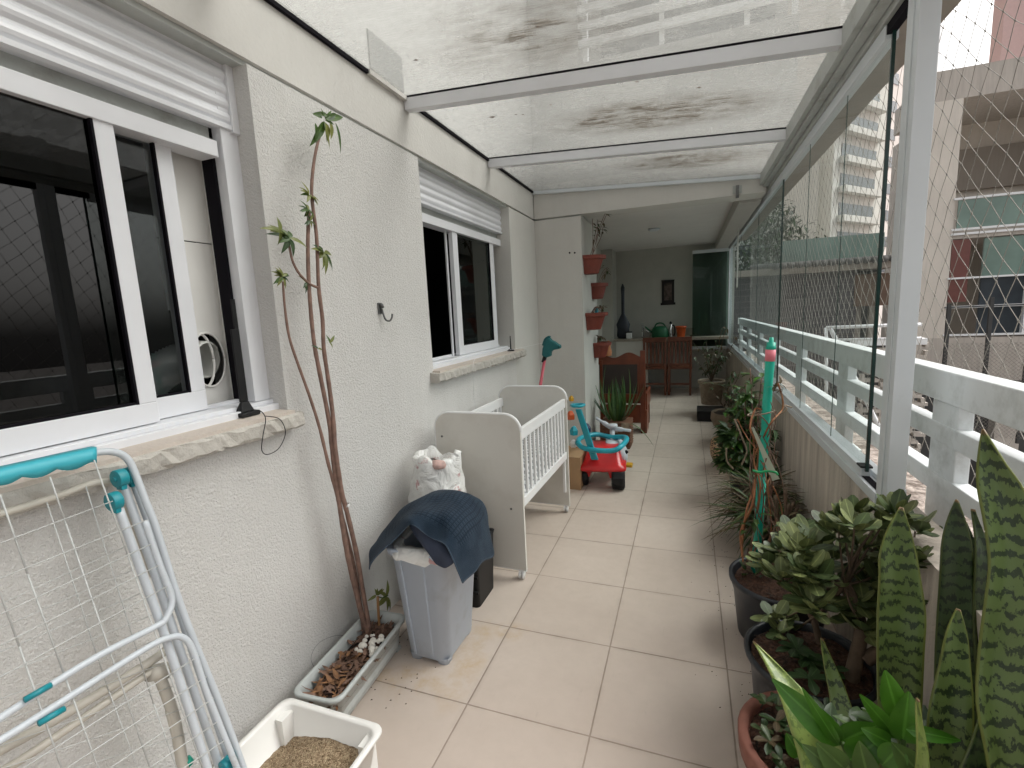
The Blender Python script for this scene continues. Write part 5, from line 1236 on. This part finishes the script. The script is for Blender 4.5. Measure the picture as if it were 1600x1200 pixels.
# ------------------------------------------------------------------ plants along the parapet
def pot(nm, lab, c, r, h, mt_, soil='soil', prof=None, n=36, cat='pot', sz=.9, grp=None, fn=None):
    t_ = thing(nm, lab, cat, grp); q = MB()
    prof = prof or [(.0, 0), (.74, 0), (.76, .02), (.95, .86), (1.04, .87), (1.06, .93), (1.05, .99), (1.0, 1.0), (.95, .97), (.92, .8), (.85, .5)]
    q.lathe([(a * r, b_ * h) for a, b_ in prof], c, n, fn=fn); q.build('pot_body', M[mt_] if isinstance(mt_, str) else mt_, t_)
    q = MB(); N = 28; rn = random.Random(int(c[0] * 1000) + 5); vs = [(c[0], c[1], c[2] + h * sz + .012)]
    for (f_, dz) in ((.35, .010), (.7, .004), (r * 0 + .93, 0)):
        for k in range(N): a = 2 * math.pi * k / N; vs.append((c[0] + r * f_ * math.cos(a), c[1] + r * f_ * math.sin(a), c[2] + h * sz + dz + rn.uniform(-.006, .006)))
    fs = [(0, 1 + k, 1 + (k + 1) % N) for k in range(N)] + [(1 + i * N + k, 1 + i * N + (k + 1) % N, 1 + (i + 1) * N + (k + 1) % N, 1 + (i + 1) * N + k) for i in range(2) for k in range(N)]
    fs = [f_ if len(f_) == 3 else (f_[0], f_[3], f_[2], f_[1]) for f_ in fs]
    q.add(vs, fs, 0, True); so_ = q.build('soil', M[soil], t_)
    if soil == 'mulch':
        q = MB()
        for _ in range(160):
            a, f_ = rn.uniform(0, 6.28), math.sqrt(rn.random()) * .88; q.leaf((c[0] + r * f_ * math.cos(a), c[1] + r * f_ * math.sin(a), c[2] + h * sz + .008), (rn.uniform(-1, 1), rn.uniform(-1, 1), rn.uniform(-.1, .5)), rn.uniform(.015, .04), rn.uniform(.004, .010), n=2, mi=rn.choice((0, 1)))
        q.build('bark_chips', [M['soil'], M['mulch']], t_)
    return t_
def twig(q, P0, d, L, r0, r1, rn, wob=.25, n=6, mi=0, grav=0):
    pts = [Vector(P0)]; d = Vector(d).normalized()
    for k in range(n):
        d = (d + Vector((rn.uniform(-wob, wob), rn.uniform(-wob, wob), rn.uniform(-wob, wob) - grav))).normalized(); pts.append(pts[-1] + d * (L / n))
    q.tube(pts, [r0 + (r1 - r0) * k / n for k in range(n + 1)], 6, mi); return pts, d

# far stone bowl plant, wicker pot and stool at far end
pot('far_basket_pot', 'pale woven basket pot on dark stool at the far parapet corner', (.30, 6.75, .12), .16, .32, 'basket_l', grp=None)
ds = box((.12, 6.2, 0), (.44, 6.55, .13)).build('dark_stool', M['black']); tag(ds, 'low dark block stool on the floor near the stone bowl', 'stool')
fp = thing('weeping_plant', 'wispy tall shrub with small dull leaves at the far corner', 'plant'); q = MB(); l = MB(); rn = random.Random(41)
for k in range(16):
    pts, d = twig(q, (.30, 6.75, .42), (rn.uniform(-.6, .7), rn.uniform(-.5, .5), 1.3), rn.uniform(.35, .75), .006, .002, rn, .2)
    for _ in range(16): l.leaf(pts[rn.randrange(2, 7)], (rn.uniform(-1, 1), rn.uniform(-1, 1), rn.uniform(-1, .4)), rn.uniform(.04, .08), .024, n=3, bend=.4, mi=rn.choice((0, 0, 1)))
q.build('stem', M['bark2'], fp); l.build('leaves', [M['leaf_d'], M['leaf_br']], fp)
bowl_ = pot('stone_bowl', 'rounded brown stone bowl planter on the parapet side', (.43, 5.30, .10), .20, .22, 'stone', prof=[(0, 0), (.35, 0), (.5, .03), (.85, .3), (1.0, .62), (.97, .95), (.93, 1), (.88, .95), (.8, .6)], fn=lambda a, z: 1 + .03 * math.sin(3 * a + 1) + .015 * math.sin(7 * a))
sd = MB(); sd.lathe([(0, 0), (.14, 0), (.12, .05), (.09, .1), (0, .1)], (.43, 5.30, 0), 18); sd.build('foot', M['stone'], bowl_)
bp = thing('bowl_shrub', 'dark twiggy shrub growing in the stone bowl', 'plant'); q = MB(); l = MB(); rn = random.Random(42)
for k in range(12):
    pts, d = twig(q, (.43, 5.30, .30), (rn.uniform(-.8, .5), rn.uniform(-.6, .6), 1.1), rn.uniform(.3, .6), .007, .002, rn, .25)
    for _ in range(12): l.leaf(pts[rn.randrange(2, 7)], (rn.uniform(-1, 1), rn.uniform(-1, 1), rn.uniform(-.8, .6)), rn.uniform(.04, .075), .026, n=3, bend=.4, mi=rn.choice((0, 0, 1)))
q.build('stem', M['bark2'], bp); l.build('leaves', [M['leaf_d'], M['leaf_br']], bp)
# leopard pot
pot('leopard_pot', 'round pot with leopard spot pattern among the far plants', (.365, 4.46, 0), .175, .25, 'leopard', prof=[(0, 0), (.62, 0), (.72, .03), (.95, .4), (1.0, .7), (.93, .95), (.86, 1), (.82, .95), (.8, .6)])
gp = thing('leafy_green_plant', 'bushy green plant with upright shoots behind the leopard pot', 'plant'); q = MB(); l = MB(); rn = random.Random(43)
for k in range(30):
    pts, d = twig(q, (.45, 4.50, .24), (rn.uniform(-.3, .4), rn.uniform(-.7, .3), 1.3), rn.uniform(.2, .55), .006, .002, rn, .2)
    for _ in range(9): l.leaf(pts[rn.randrange(2, 7)], (rn.uniform(-1, 1), rn.uniform(-1, 1), rn.uniform(-.4, .8)), rn.uniform(.06, .11), .036, n=4, bend=.35, mi=rn.choice((0, 0, 1, 2)))
q.build('stem', M['bark2'], gp); l.build('leaves', [M['leaf_d'], M['leaf'], M['leaf_b']], gp)
# rubber-plant-like shoot with broad leaves near parapet top
sp2 = thing('glossy_shoot_plant', 'upright shoot with broad glossy leaves reaching the glass track', 'plant'); q = MB(); l = MB(); rn = random.Random(44)
base = Vector((.46, 3.72, .22))
for tip, nl in (((1172, 575), 12), ((1190, 590), 10), ((1166, 600), 12), ((1160, 626), 14), ((1175, 640), 14), ((1150, 655), 10), ((1170, 670), 10), ((1160, 690), 14), ((1180, 615), 14), ((1190, 660), 14), ((1182, 700), 14), ((1150, 690), 12)):
    e = ony(tip, 3.75 + rn.uniform(-.1, .1)); P2 = bez([base, base.lerp(e, .5) + Vector((rn.uniform(-.04, .04), 0, .02)), e], 5); q.tube(P2, .005, 6)
    for _ in range(nl): l.leaf(P2[rn.randrange(5, len(P2))], (rn.uniform(-1, .6), rn.uniform(-1, 1), rn.uniform(-.3, .6)), rn.uniform(.07, .12), .04, n=5, bend=.35, mi=rn.choice((0, 0, 1, 1, 2)), shape='ovate')
q.build('stem', M['bark'], sp2); l.build('leaves', [M['leaf_d'], M['leaf'], M['leaf_b']], sp2)
# mid black pot
pot('black_flower_pot', 'black flower pot half hidden behind the spiky plant', (.435, 3.68, 0), .155, .24, 'blackpot')
mp_ = thing('dark_bushy_plant', 'dark bushy broad leaved plant filling the middle black pot', 'plant'); q = MB(); l = MB(); rn = random.Random(45)
for k in range(46):
    a = rn.uniform(0, 6.28); c = Vector((.40 + .13 * math.cos(a), 3.72 + .16 * math.sin(a), .24 + rn.uniform(0, .30)))
    for _ in range(7): l.leaf(c, (math.cos(a) + rn.uniform(-.8, .8), math.sin(a) + rn.uniform(-.8, .8), rn.uniform(-.4, .9)), rn.uniform(.06, .10), .045, n=5, bend=.4, mi=rn.choice((0, 0, 1)), shape='ovate')
for pts in ([(1135, 700), (1136, 720), (1146, 733)], [(1158, 728), (1167, 705), (1160, 685), (1152, 665), (1147, 655)]): q.tube(bez([ony(p, 3.45) for p in pts], 6), .006, 6)
q.build('stem', M['basket_l'], mp_); l.build('leaves', [M['leaf_d'], M['leaf']], mp_)
# spiky brownish plant (many thin arching leaves)
pot('small_dark_pot', 'small dark pot under the spiky arching plant', (.47, 2.98, 0), .12, .20, 'blackpot')
sk = thing('spiky_plant', 'shaggy clump of thin arching bronze green leaves on the aisle side', 'plant'); l = MB(); rn = random.Random(46)
for cc, n_, L0 in ((Vector((.42, 3.12, .27)), 210, .30), (Vector((.40, 2.90, .22)), 230, .29), (Vector((.47, 2.75, .22)), 90, .22)):
    for k in range(n_):
        a = rn.uniform(0, 6.28); el = rn.uniform(-.1, 1.2); d = Vector((math.cos(a), math.sin(a), el)); l.leaf(cc + Vector((rn.uniform(-.04, .04), rn.uniform(-.04, .04), rn.uniform(-.08, .05))), d, L0 * rn.uniform(.6, 1.1), .014, bend=rn.uniform(.3, .9), n=6, mi=rn.choice((0, 1, 1, 1, 2)), shape='lance', nc=3)
l.build('leaves', [M['leaf_d'], M['leaf_br'], M['leaf']], sk)
ss = thing('stubby_stem_plant', 'group of dark upright pencil stems by the parapet wall', 'plant'); q = MB()
for p, p2 in (((1228, 830), (1227, 765)), ((1230, 830), (1247, 790)), ((1222, 830), (1240, 784)), ((1224, 832), (1233, 788)), ((1218, 832), (1212, 775))): q.tube(bez([ony(p, 2.75), (ony(p, 2.75) + ony(p2, 2.7)) / 2, ony(p2, 2.7)], 3), .009, 7)
q.build('stem', M['bark2'], ss)
# big black pot 1 with pole and vine
P1 = (.372, 2.14, 0)
pot('large_black_pot', 'large black pot with white marks holding the green pole', P1, .185, .27, 'blackpot', 'mulch', prof=[(0, 0), (.80, 0), (.84, .03), (.95, .72), (1.03, .90), (1.06, .93), (1.06, .99), (1.0, 1.0), (.96, .97), (.93, .8)])
mk = MB(); 
for dz, s_ in ((0, .012), (-.012, .008), (.004, .006)):
    c = ony((1188, 938), 1.935) + Vector((s_, -.004, dz)); mk.add([c + Vector((-s_, 0, s_ * .3)), c + Vector((s_, .003, -s_ * .3)), c + Vector((s_ * .8, .003, s_ * .6)), c + Vector((-s_ * .5, 0, s_))], [(0, 1, 2, 3)])
pd = thing('green_pole', 'green plastic covered pole with pink band leaning in the black pot', 'pole')
b0, b1 = onz((1180, 893), .245), ony((1205, 535), 2.2)
def pl_(t_): return b0.lerp(b1, t_)
MB().tube([pl_(k / 12) + Vector((0, 0, 0)) for k in range(13)], [.0165 + .0018 * (k % 2) for k in range(13)], 14).build('pole_body', M['poleg'], pd)
MB().tube([pl_(.925), pl_(.972)], .0195, 16).build('pink_band', M['pinkband'], pd); MB().tube([pl_(.972), pl_(.985), pl_(1.0), pl_(1.02)], [.0195, .018, .010, .007], 14).build('pole_cap', M['poleg'], pd)
MB().tube([pl_(.0), pl_(.44)], .0186, 12).build('peeling_sleeve', M['poleg'], pd)
vn = thing('twining_vine', 'bare orange brown vine twisting around the green pole', 'plant'); q = MB(); l = MB(); rn = random.Random(47)
for pts, r in (([(1162, 890), (1160, 850), (1166, 800), (1178, 760), (1185, 700), (1172, 670), (1180, 640), (1190, 640)], .006), ([(1170, 880), (1180, 820), (1188, 760), (1178, 720), (1190, 690), (1205, 660), (1222, 640), (1222, 620), (1216, 600)], .0055), ([(1195, 880), (1205, 830), (1200, 770), (1192, 720), (1180, 700), (1176, 680)], .004), ([(1215, 870), (1212, 810), (1200, 760), (1206, 740)], .0035), ([(1160, 870), (1158, 830), (1175, 790), (1180, 750)], .008), ([(1178, 700), (1180, 730), (1190, 745)], .004), ([(1225, 830), (1220, 790), (1208, 760)], .004), ([(1152, 655), (1165, 680), (1180, 700)], .003)):
    q.tube(bez([ony(p, 2.18 + .05 * math.sin(i * 2.2)) for i, p in enumerate(pts)], 6), r * .68, 7)
q.build('stem', simple('vine_bark', (.30, .12, .05), .7, .4, vs=20), vn)
for p in ((1216, 602), (1220, 600), (1212, 606), (1224, 608), (1208, 612)):
    for _ in range(3): l.leaf(ony(p, 2.16), (rn.uniform(-1, 1), rn.uniform(-1, 1), rn.uniform(-1, 1)), .035, .012, n=3, mi=0)
for p in ((1208, 672), (1166, 690)): l.leaf(ony(p, 2.16), (.4, -.2, -1), .05, .04, n=5, mi=1, shape='ovate')
for p, e in (((1160, 905), (1180, 850)), ((1170, 900), (1210, 860)), ((1185, 905), (1200, 870)), ((1165, 830), (1190, 800)), ((1240, 880), (1250, 870)), ((1210, 850), (1236, 800))):
    for _ in range(9):
        t_ = rn.random(); l.leaf(ony(p, 2.16).lerp(ony(e, 2.16), t_), (rn.uniform(-1, 1), rn.uniform(-1, .4), rn.uniform(-.4, 1)), rn.uniform(.03, .055), .022, n=4, bend=.4, mi=rn.choice((1, 2, 0)), shape='ovate')
l.build('leaves', [M['leaf_br'], M['leaf_d'], M['leaf']], vn)
tc_ = thing('plant_tie', 'loop of pale twine tied around the green pole', 'tie'); q = MB()
cc = pl_(.70); q.tube(bez([cc + Vector((.05 * math.cos(a) - .02, .03 * math.sin(a), .012 * math.cos(a) + .01)) for a in [k * math.pi / 5 for k in range(11)]], 4), .003, 6); q.tube(bez([cc + Vector((.03, -.02, .0)), cc + Vector((.07, -.03, .03)), cc + Vector((.06, -.03, .05)), cc + Vector((.09, -.02, .04))], 5), .003, 6)
q.build('twine', M['basket_l'], tc_)
q = MB()
for k in range(14):
    x0_ = rn.uniform(1158, 1225); pts = [(x0_, 880)]
    while pts[-1][1] > rn.uniform(620, 760): pts.append((pts[-1][0] * .75 + 1190 * .25 + rn.uniform(-16, 16), pts[-1][1] - rn.uniform(25, 45)))
    if len(pts) > 2: q.tube(bez([ony(p, 2.17 + rn.uniform(-.05, .05)) for p in pts], 5), rn.uniform(.0016, .003), 5)
q.build('thin_stem', M['drybits2'], vn)
ps = MB(); a, b_ = ony((1176, 668), 2.12), ony((1212, 750), 2.13); s_ = Vector((.014, 0, .006)); ps.hexa([a - s_ * .3, a + s_ * .3, a + s_ * .3 + Vector((0, .003, 0)), a - s_ * .3 + Vector((0, .003, 0)), b_ - s_, b_ + s_, b_ + s_ + Vector((0, .003, 0)), b_ - s_ + Vector((0, .003, 0))]); tag(ps.build('pale_strip', simple('pale_strip', (.42, .46, .36), .5)), 'pale flat plastic strip tied slanting to the green pole', 'strip')
gt_ = MB().tube(bez([ony(p, 2.13) for p in ((1176, 735), (1188, 738), (1200, 736), (1212, 738), (1215, 742))], 4), .005, 6); tag(gt_.build('green_tie', simple('green_tie', (.01, .30, .10), .4)), 'bright green plastic tie wrapped round pole and strip', 'tie')

# black pot 2 with the jade plant
P2c = (.385, 1.665, 0)
pot('wide_black_pot', 'wide black pot of bark mulch under the jade plant', P2c, .185, .265, 'blackpot', 'mulch', prof=[(0, 0), (.80, 0), (.84, .03), (.93, .72), (1.0, .90), (1.05, .93), (1.06, .98), (1.0, 1.0), (.96, .97), (.93, .8)])
jd = thing('jade_plant', 'spreading jade plant with thick trunk and fleshy oval leaves', 'plant'); q = MB(); l = MB(); rn = random.Random(48)
def jy(p, y): return ony(p, y)
TB = jy((1318, 1120), 1.62); 
q.tube(bez([TB + Vector((0, .02, -.08)), TB, jy((1335, 1040), 1.62), jy((1345, 985), 1.64), jy((1335, 940), 1.66), jy((1318, 905), 1.68)], 5), [.027 - .0006 * k for k in range(26)], 10)
q.tube(bez([jy((1352, 1030), 1.62), jy((1385, 1012), 1.62), jy((1430, 985), 1.65), jy((1445, 940), 1.68), jy((1452, 890), 1.7)], 5), [.022 - .0005 * k for k in range(21)], 8)
q.tube(bez([jy((1300, 1120), 1.7), jy((1286, 1040), 1.75), jy((1275, 980), 1.78), jy((1262, 950), 1.8)], 5), .011, 8)
br_list = []
heads = []
def branch(a, ya, b_, yb, r=.007):
    A_ = jy(a, ya); B_ = jy(b_, yb); mid = (A_ + B_) / 2 + Vector((rn.uniform(-.02, .02), rn.uniform(-.02, .02), rn.uniform(-.03, .01))); P = bez([A_, mid, B_], 4); q.tube(P, [r * 1.3, r * 1.2, r * 1.1, r, r, r * .9, r * .8, r * .7, r * .7], 6); heads.append((B_, (B_ - mid).normalized()))
tg = [(1205, 880), (1222, 905), (1250, 868), (1262, 905), (1278, 890), (1248, 930), (1300, 870), (1320, 840), (1310, 830), (1335, 825), (1292, 858), (1345, 858), (1360, 880), (1340, 905), (1300, 925), (1315, 950), (1360, 925), (1378, 850), (1370, 820), (1388, 806), (1400, 850), (1430, 830), (1440, 850), (1452, 870), (1460, 890), (1448, 910), (1425, 880), (1405, 900), (1390, 940), (1360, 960), (1350, 985), (1280, 910), (1235, 880), (1215, 860), (1240, 855), (1330, 880), (1440, 935), (1420, 960), (1268, 940), (1335, 935), (1228, 965), (1242, 985), (1386, 880)]
for k, tpx in enumerate(tg):
    yb = 1.68 + rn.uniform(-.16, .18) + (.05 if tpx[0] < 1260 else 0)
    src = (1320, 915) if tpx[0] < 1390 else (1445, 925)
    branch(src, 1.66, tpx, yb, rn.uniform(.0028, .005))
heads += [(c + Vector((rn.uniform(-.05, .05), rn.uniform(-.06, .06), rn.uniform(-.05, .03))), d) for c, d in heads[::2] + heads[1::3]]
for c, d in heads:
    nl = rn.randrange(8, 12)
    for k in range(nl):
        a = k * 2.4 + rn.uniform(-.3, .3); el = rn.uniform(-.55, 1.0); dd = Vector((math.cos(a), math.sin(a), el)) + d * .35
        L = rn.uniform(.046, .078); W = L * rn.uniform(.55, .68); dd.normalize(); side = dd.cross(Vector((0, 0, 1))); side = side.normalized() if side.length > .1 else Vector((1, 0, 0)); nn = side.cross(dd).normalized()
        o_ = c + dd * .006 + Vector((rn.uniform(-.012, .012), rn.uniform(-.012, .012), rn.uniform(-.012, .012))); top_, bot_ = [], []
        for i in range(6):
            t_ = i / 5; wv = [.16, .45, .85, 1.0, .86, .28][i] * W / 2; th = [.002, .004, .005, .005, .004, .001][i]; cc = o_ + dd * (L * t_) + nn * (L * .22 * t_ * t_)
            top_.append([cc - side * wv + nn * .12 * wv, cc + nn * (-.0 + th * .6), cc + side * wv + nn * .12 * wv]); bot_.append([cc - side * wv + nn * .12 * wv, cc - nn * th, cc + side * wv + nn * .12 * wv])
        mi = rn.choice((0, 0, 1)); l.grid(top_, mi); l.grid(bot_, mi)
q.build('trunk', M['bark2'], jd); l.build('leaves', [M['jade'], M['jade_d']], jd)
# low cutting in pot 2
jc = thing('low_succulent', 'low rosette of dark grey green leaves on the bark mulch', 'plant'); l = MB(); rn = random.Random(49)
for c0_, n_ in ((jy((1245, 1015), 1.62), 12), (jy((1262, 1030), 1.60), 9), (jy((1290, 1050), 1.6), 6), (jy((1265, 1060), 1.5), 5)):
    for k in range(n_): a = k * 2.4; l.leaf(c0_, (math.cos(a), math.sin(a), rn.uniform(-.1, .6)), rn.uniform(.045, .07), .034, n=6, bend=.2, mi=0, shape='obo')
l.build('leaves', [M['leaf_d']], jc)
# terracotta pot at the bottom
P3c = (.335, 1.315, 0)
pot('worn_terracotta_pot', 'worn terracotta pot with flaking white paint at the bottom edge', P3c, .185, .25, 'terra_pot', 'mulch', prof=[(0, 0), (.7, 0), (.74, .03), (.93, .75), (1.04, .78), (1.06, .98), (1.02, 1.0), (.93, 1.0), (.90, .95), (.88, .8)])
tl = thing('trailing_succulent', 'small dull green succulent rosettes filling the terracotta pot', 'plant'); l = MB(); rn = random.Random(50)
for k in range(42):
    a, f_ = rn.uniform(0, 6.28), math.sqrt(rn.random()) * .14; c = Vector((P3c[0] + f_ * math.cos(a), P3c[1] + f_ * math.sin(a), .235 + rn.uniform(0, .06)))
    for j in range(7): b2 = rn.uniform(0, 6.28); l.leaf(c, (math.cos(b2), math.sin(b2), rn.uniform(0, .9)), rn.uniform(.025, .045), .022, n=5, bend=.2, mi=rn.choice((0, 1, 2)), shape='obo')
l.build('leaves', [M['jade_d'], M['leaf_d'], M['leaf_br']], tl)
# big brown pot with snake plant
P4c = (.60 - .08, 1.12, 0)
pot('brown_fibre_pot', 'big brown fibre pot holding the snake plant in the right corner', (.50, 1.10, 0), .16, .26, 'brownpot', 'soil', sz=.85)
sn = thing('snake_plant', 'tall snake plant with dark banded sword leaves beside the railing', 'plant')
def sword(rows, mt_, tw=.0, fold=.25, nc=7, back=False):
    # rows: (px, py, half width in px, depth y); resampled by spline
    C_, W_ = [], []
    for (px, py, hw, y) in rows:
        c = ony((px, py), y); C_.append(c); W_.append((ony((px + hw * 1.12, py), y) - ony((px - hw * 1.12, py), y)).length / 2)
    n = 26; P = []
    for i in range(n + 1):
        t_ = i / n; c = samp(C_, t_); w2 = max(.0006, samp([Vector((w_, 0, 0)) for w_ in W_], t_).x)
        a = tw * (t_ - .3); sd = Vector((math.cos(a), math.sin(a), 0)); fw = Vector((-math.sin(a), math.cos(a), 0)); row = []
        for j in range(nc): q_ = j / (nc - 1) * 2 - 1; row.append(c + sd * (q_ * w2) + fw * (-(abs(q_) ** 1.15) * fold * 1.5 * w2 + .004 * math.sin(t_ * 9 + q_)))
        P.append(row)
    MB().grid(P).build('sword_leaf', M[mt_], sn, solid=.0035)
sword([(1402, 1290, 24, 1.10), (1403, 1200, 27, 1.13), (1402, 1080, 30, 1.18), (1402, 1000, 32, 1.2), (1402, 950, 34, 1.22), (1400, 900, 31, 1.23), (1398, 860, 28, 1.24), (1402, 825, 17, 1.25), (1409, 793, 1, 1.26)], 'snake', .3)
sword([(1490, 1290, 26, 1.12), (1490, 1150, 30, 1.18), (1488, 1050, 28, 1.25), (1490, 960, 26, 1.3), (1492, 900, 24, 1.32), (1493, 850, 21, 1.33), (1494, 815, 13, 1.34), (1495, 781, 1, 1.35)], 'snake_d', -.4)
sword([(1470, 1290, 26, .98), (1478, 1190, 30, 1.0), (1480, 1110, 30, 1.03), (1486, 1040, 24, 1.06), (1492, 990, 17, 1.08), (1498, 952, 1, 1.1)], 'snake', .2)
sword([(1515, 1150, 9, 1.25), (1526, 1050, 11, 1.3), (1522, 960, 14, 1.36), (1516, 900, 15, 1.4), (1512, 850, 12, 1.41), (1508, 815, 1, 1.42)], 'snake_d', .3)
sword([(1535, 1200, 18, 1.2), (1545, 1050, 22, 1.25), (1540, 950, 22, 1.3), (1535, 880, 18, 1.32), (1528, 830, 9, 1.34), (1521, 796, 1, 1.35)], 'snake_d', .6)
sword([(1560, 1300, 26, .90), (1568, 1200, 30, .92), (1556, 1100, 34, .95), (1560, 1020, 34, .98), (1568, 940, 32, 1.0), (1574, 880, 31, 1.02), (1572, 820, 34, 1.04), (1560, 760, 31, 1.06), (1548, 720, 18, 1.07), (1536, 671, 1, 1.08)], 'snake', -.5, fold=.35)
sword([(1545, 1290, 20, 1.32), (1550, 1100, 24, 1.34), (1556, 960, 24, 1.36), (1562, 860, 16, 1.38), (1566, 790, 1, 1.39)], 'snake_d', .4)
sword([(1505, 1290, 20, 1.34), (1512, 1130, 22, 1.35), (1530, 1010, 20, 1.37), (1550, 900, 14, 1.38), (1558, 830, 1, 1.39)], 'snake_d', -.3)
sword([(1610, 1250, 30, .98), (1598, 1100, 26, 1.0), (1604, 980, 26, 1.04), (1612, 860, 26, 1.06), (1620, 760, 14, 1.08), (1628, 700, 1, 1.1)], 'snake_d', .2)
sword([(1530, 1300, 44, .92), (1534, 1210, 38, .94), (1540, 1140, 28, .97), (1548, 1070, 1, 1.0)], 'snake_d', .5)
sword([(1438, 1290, 9, .90), (1440, 1210, 9, .92), (1438, 1150, 7, .93), (1434, 1093, 1, .94)], 'snake_p', .0)
sword([(1338, 1200, 18, 1.25), (1320, 1130, 17, 1.32), (1308, 1080, 13, 1.38), (1296, 1040, 9, 1.42), (1284, 998, 1, 1.45)], 'snake', .2)
sword([(1300, 1290, 40, 1.02), (1290, 1190, 38, 1.06), (1265, 1120, 33, 1.10), (1238, 1075, 22, 1.14), (1210, 1040, 11, 1.18), (1178, 1003, 1, 1.22)], 'snake_p', .1, fold=.5)
# bright young plant
yp = thing('bright_leaf_plant', 'young plant with glossy bright green pointed leaves in the foreground', 'plant'); lf = MB()
F = lambda y: (lambda p: ony(p, y))
for a, b_, w_, y, bd_ in (((1312, 1158), (1228, 1080), .050, 1.04, .25), ((1308, 1160), (1262, 1085), .022, 1.03, .1), ((1316, 1158), (1368, 1132), .045, 1.05, -.1), ((1320, 1160), (1400, 1120), .018, 1.06, .1), ((1318, 1200), (1282, 1165), .045, .98, .1), ((1330, 1185), (1372, 1160), .050, 1.0, .2), ((1400, 1150), (1345, 1083), .028, 1.02, -.1), ((1404, 1120), (1382, 1045), .040, 1.02, -.1), ((1410, 1155), (1420, 1090), .045, 1.0, .1), ((1420, 1140), (1496, 1158), .022, .98, .1), ((1250, 1180), (1232, 1150), .035, 1.05, .1), ((1390, 1160), (1352, 1140), .03, 1.0, .1), ((1300, 1200), (1262, 1170), .035, .98, .2), ((1405, 1165), (1380, 1200), .04, .97, .2), ((1355, 1210), (1345, 1165), .04, .98, .1), ((1430, 1200), (1400, 1165), .04, .96, .1)):
    lpx((a[0] + (a[0] - b_[0]) * .06, a[1] + (a[1] - b_[1]) * .06), (b_[0] + (b_[0] - a[0]) * .12, b_[1] + (b_[1] - a[1]) * .06), w_ * 1.12, 0, bd_, 0 if a[1] < 1190 else 1, 9, 'ovate', F(y), up=Vector((-.2, -1, .6)))
lf.build('leaves', [M['leaf_b'], M['leaf']], yp)
q = MB(); rn = random.Random(51)
for a, b_, y in (((1345, 1290), (1316, 1160), 1.03), ((1400, 1290), (1404, 1120), 1.01), ((1380, 1290), (1412, 1155), 1.0)): q.tube(bez([ony(a, y), (ony(a, y) + ony(b_, y)) / 2 + Vector((.01, 0, 0)), ony(b_, y)], 5), .0045, 7)
q.build('stem', M['leaf'], yp)
# dark undergrowth of the same corner
ug = thing('dark_undergrowth', 'dark small leaved plants low between the foreground leaves', 'plant'); l = MB(); rn = random.Random(52)
for k in range(70):
    px, py = rn.uniform(1270, 1440), rn.uniform(1120, 1230); c = ony((px, py), rn.uniform(1.12, 1.3))
    for j in range(4): b2 = rn.uniform(0, 6.28); l.leaf(c, (math.cos(b2), math.sin(b2), rn.uniform(-.4, .8)), rn.uniform(.03, .06), .03, n=4, bend=.3, mi=rn.choice((0, 0, 1)), shape='ovate')
l.build('leaves', [M['leaf_d'], M['leaf']], ug)

cr_ = MB(); rn = random.Random(77)
for _ in range(520):
    y = rn.uniform(1.2, 5.5); x = .24 - abs(rn.gauss(0, .07)) + (.2 if rn.random() < .5 else 0); sz_ = rn.uniform(.001, .004)
    if rn.random() < .12: x = rn.uniform(-1.3, -.95); y = rn.uniform(1.3, 1.8)
    cr_.add([(x, y, sz_), (x + sz_, y, .0005), (x, y + sz_, .0005), (x - sz_, y - sz_, .0005)], [(0, 1, 2), (0, 2, 3), (0, 3, 1)])
tag(cr_.build('soil_crumbs', M['soil']), 'loose soil crumbs scattered on the tiles beside the pots', 'soil', kind='stuff')
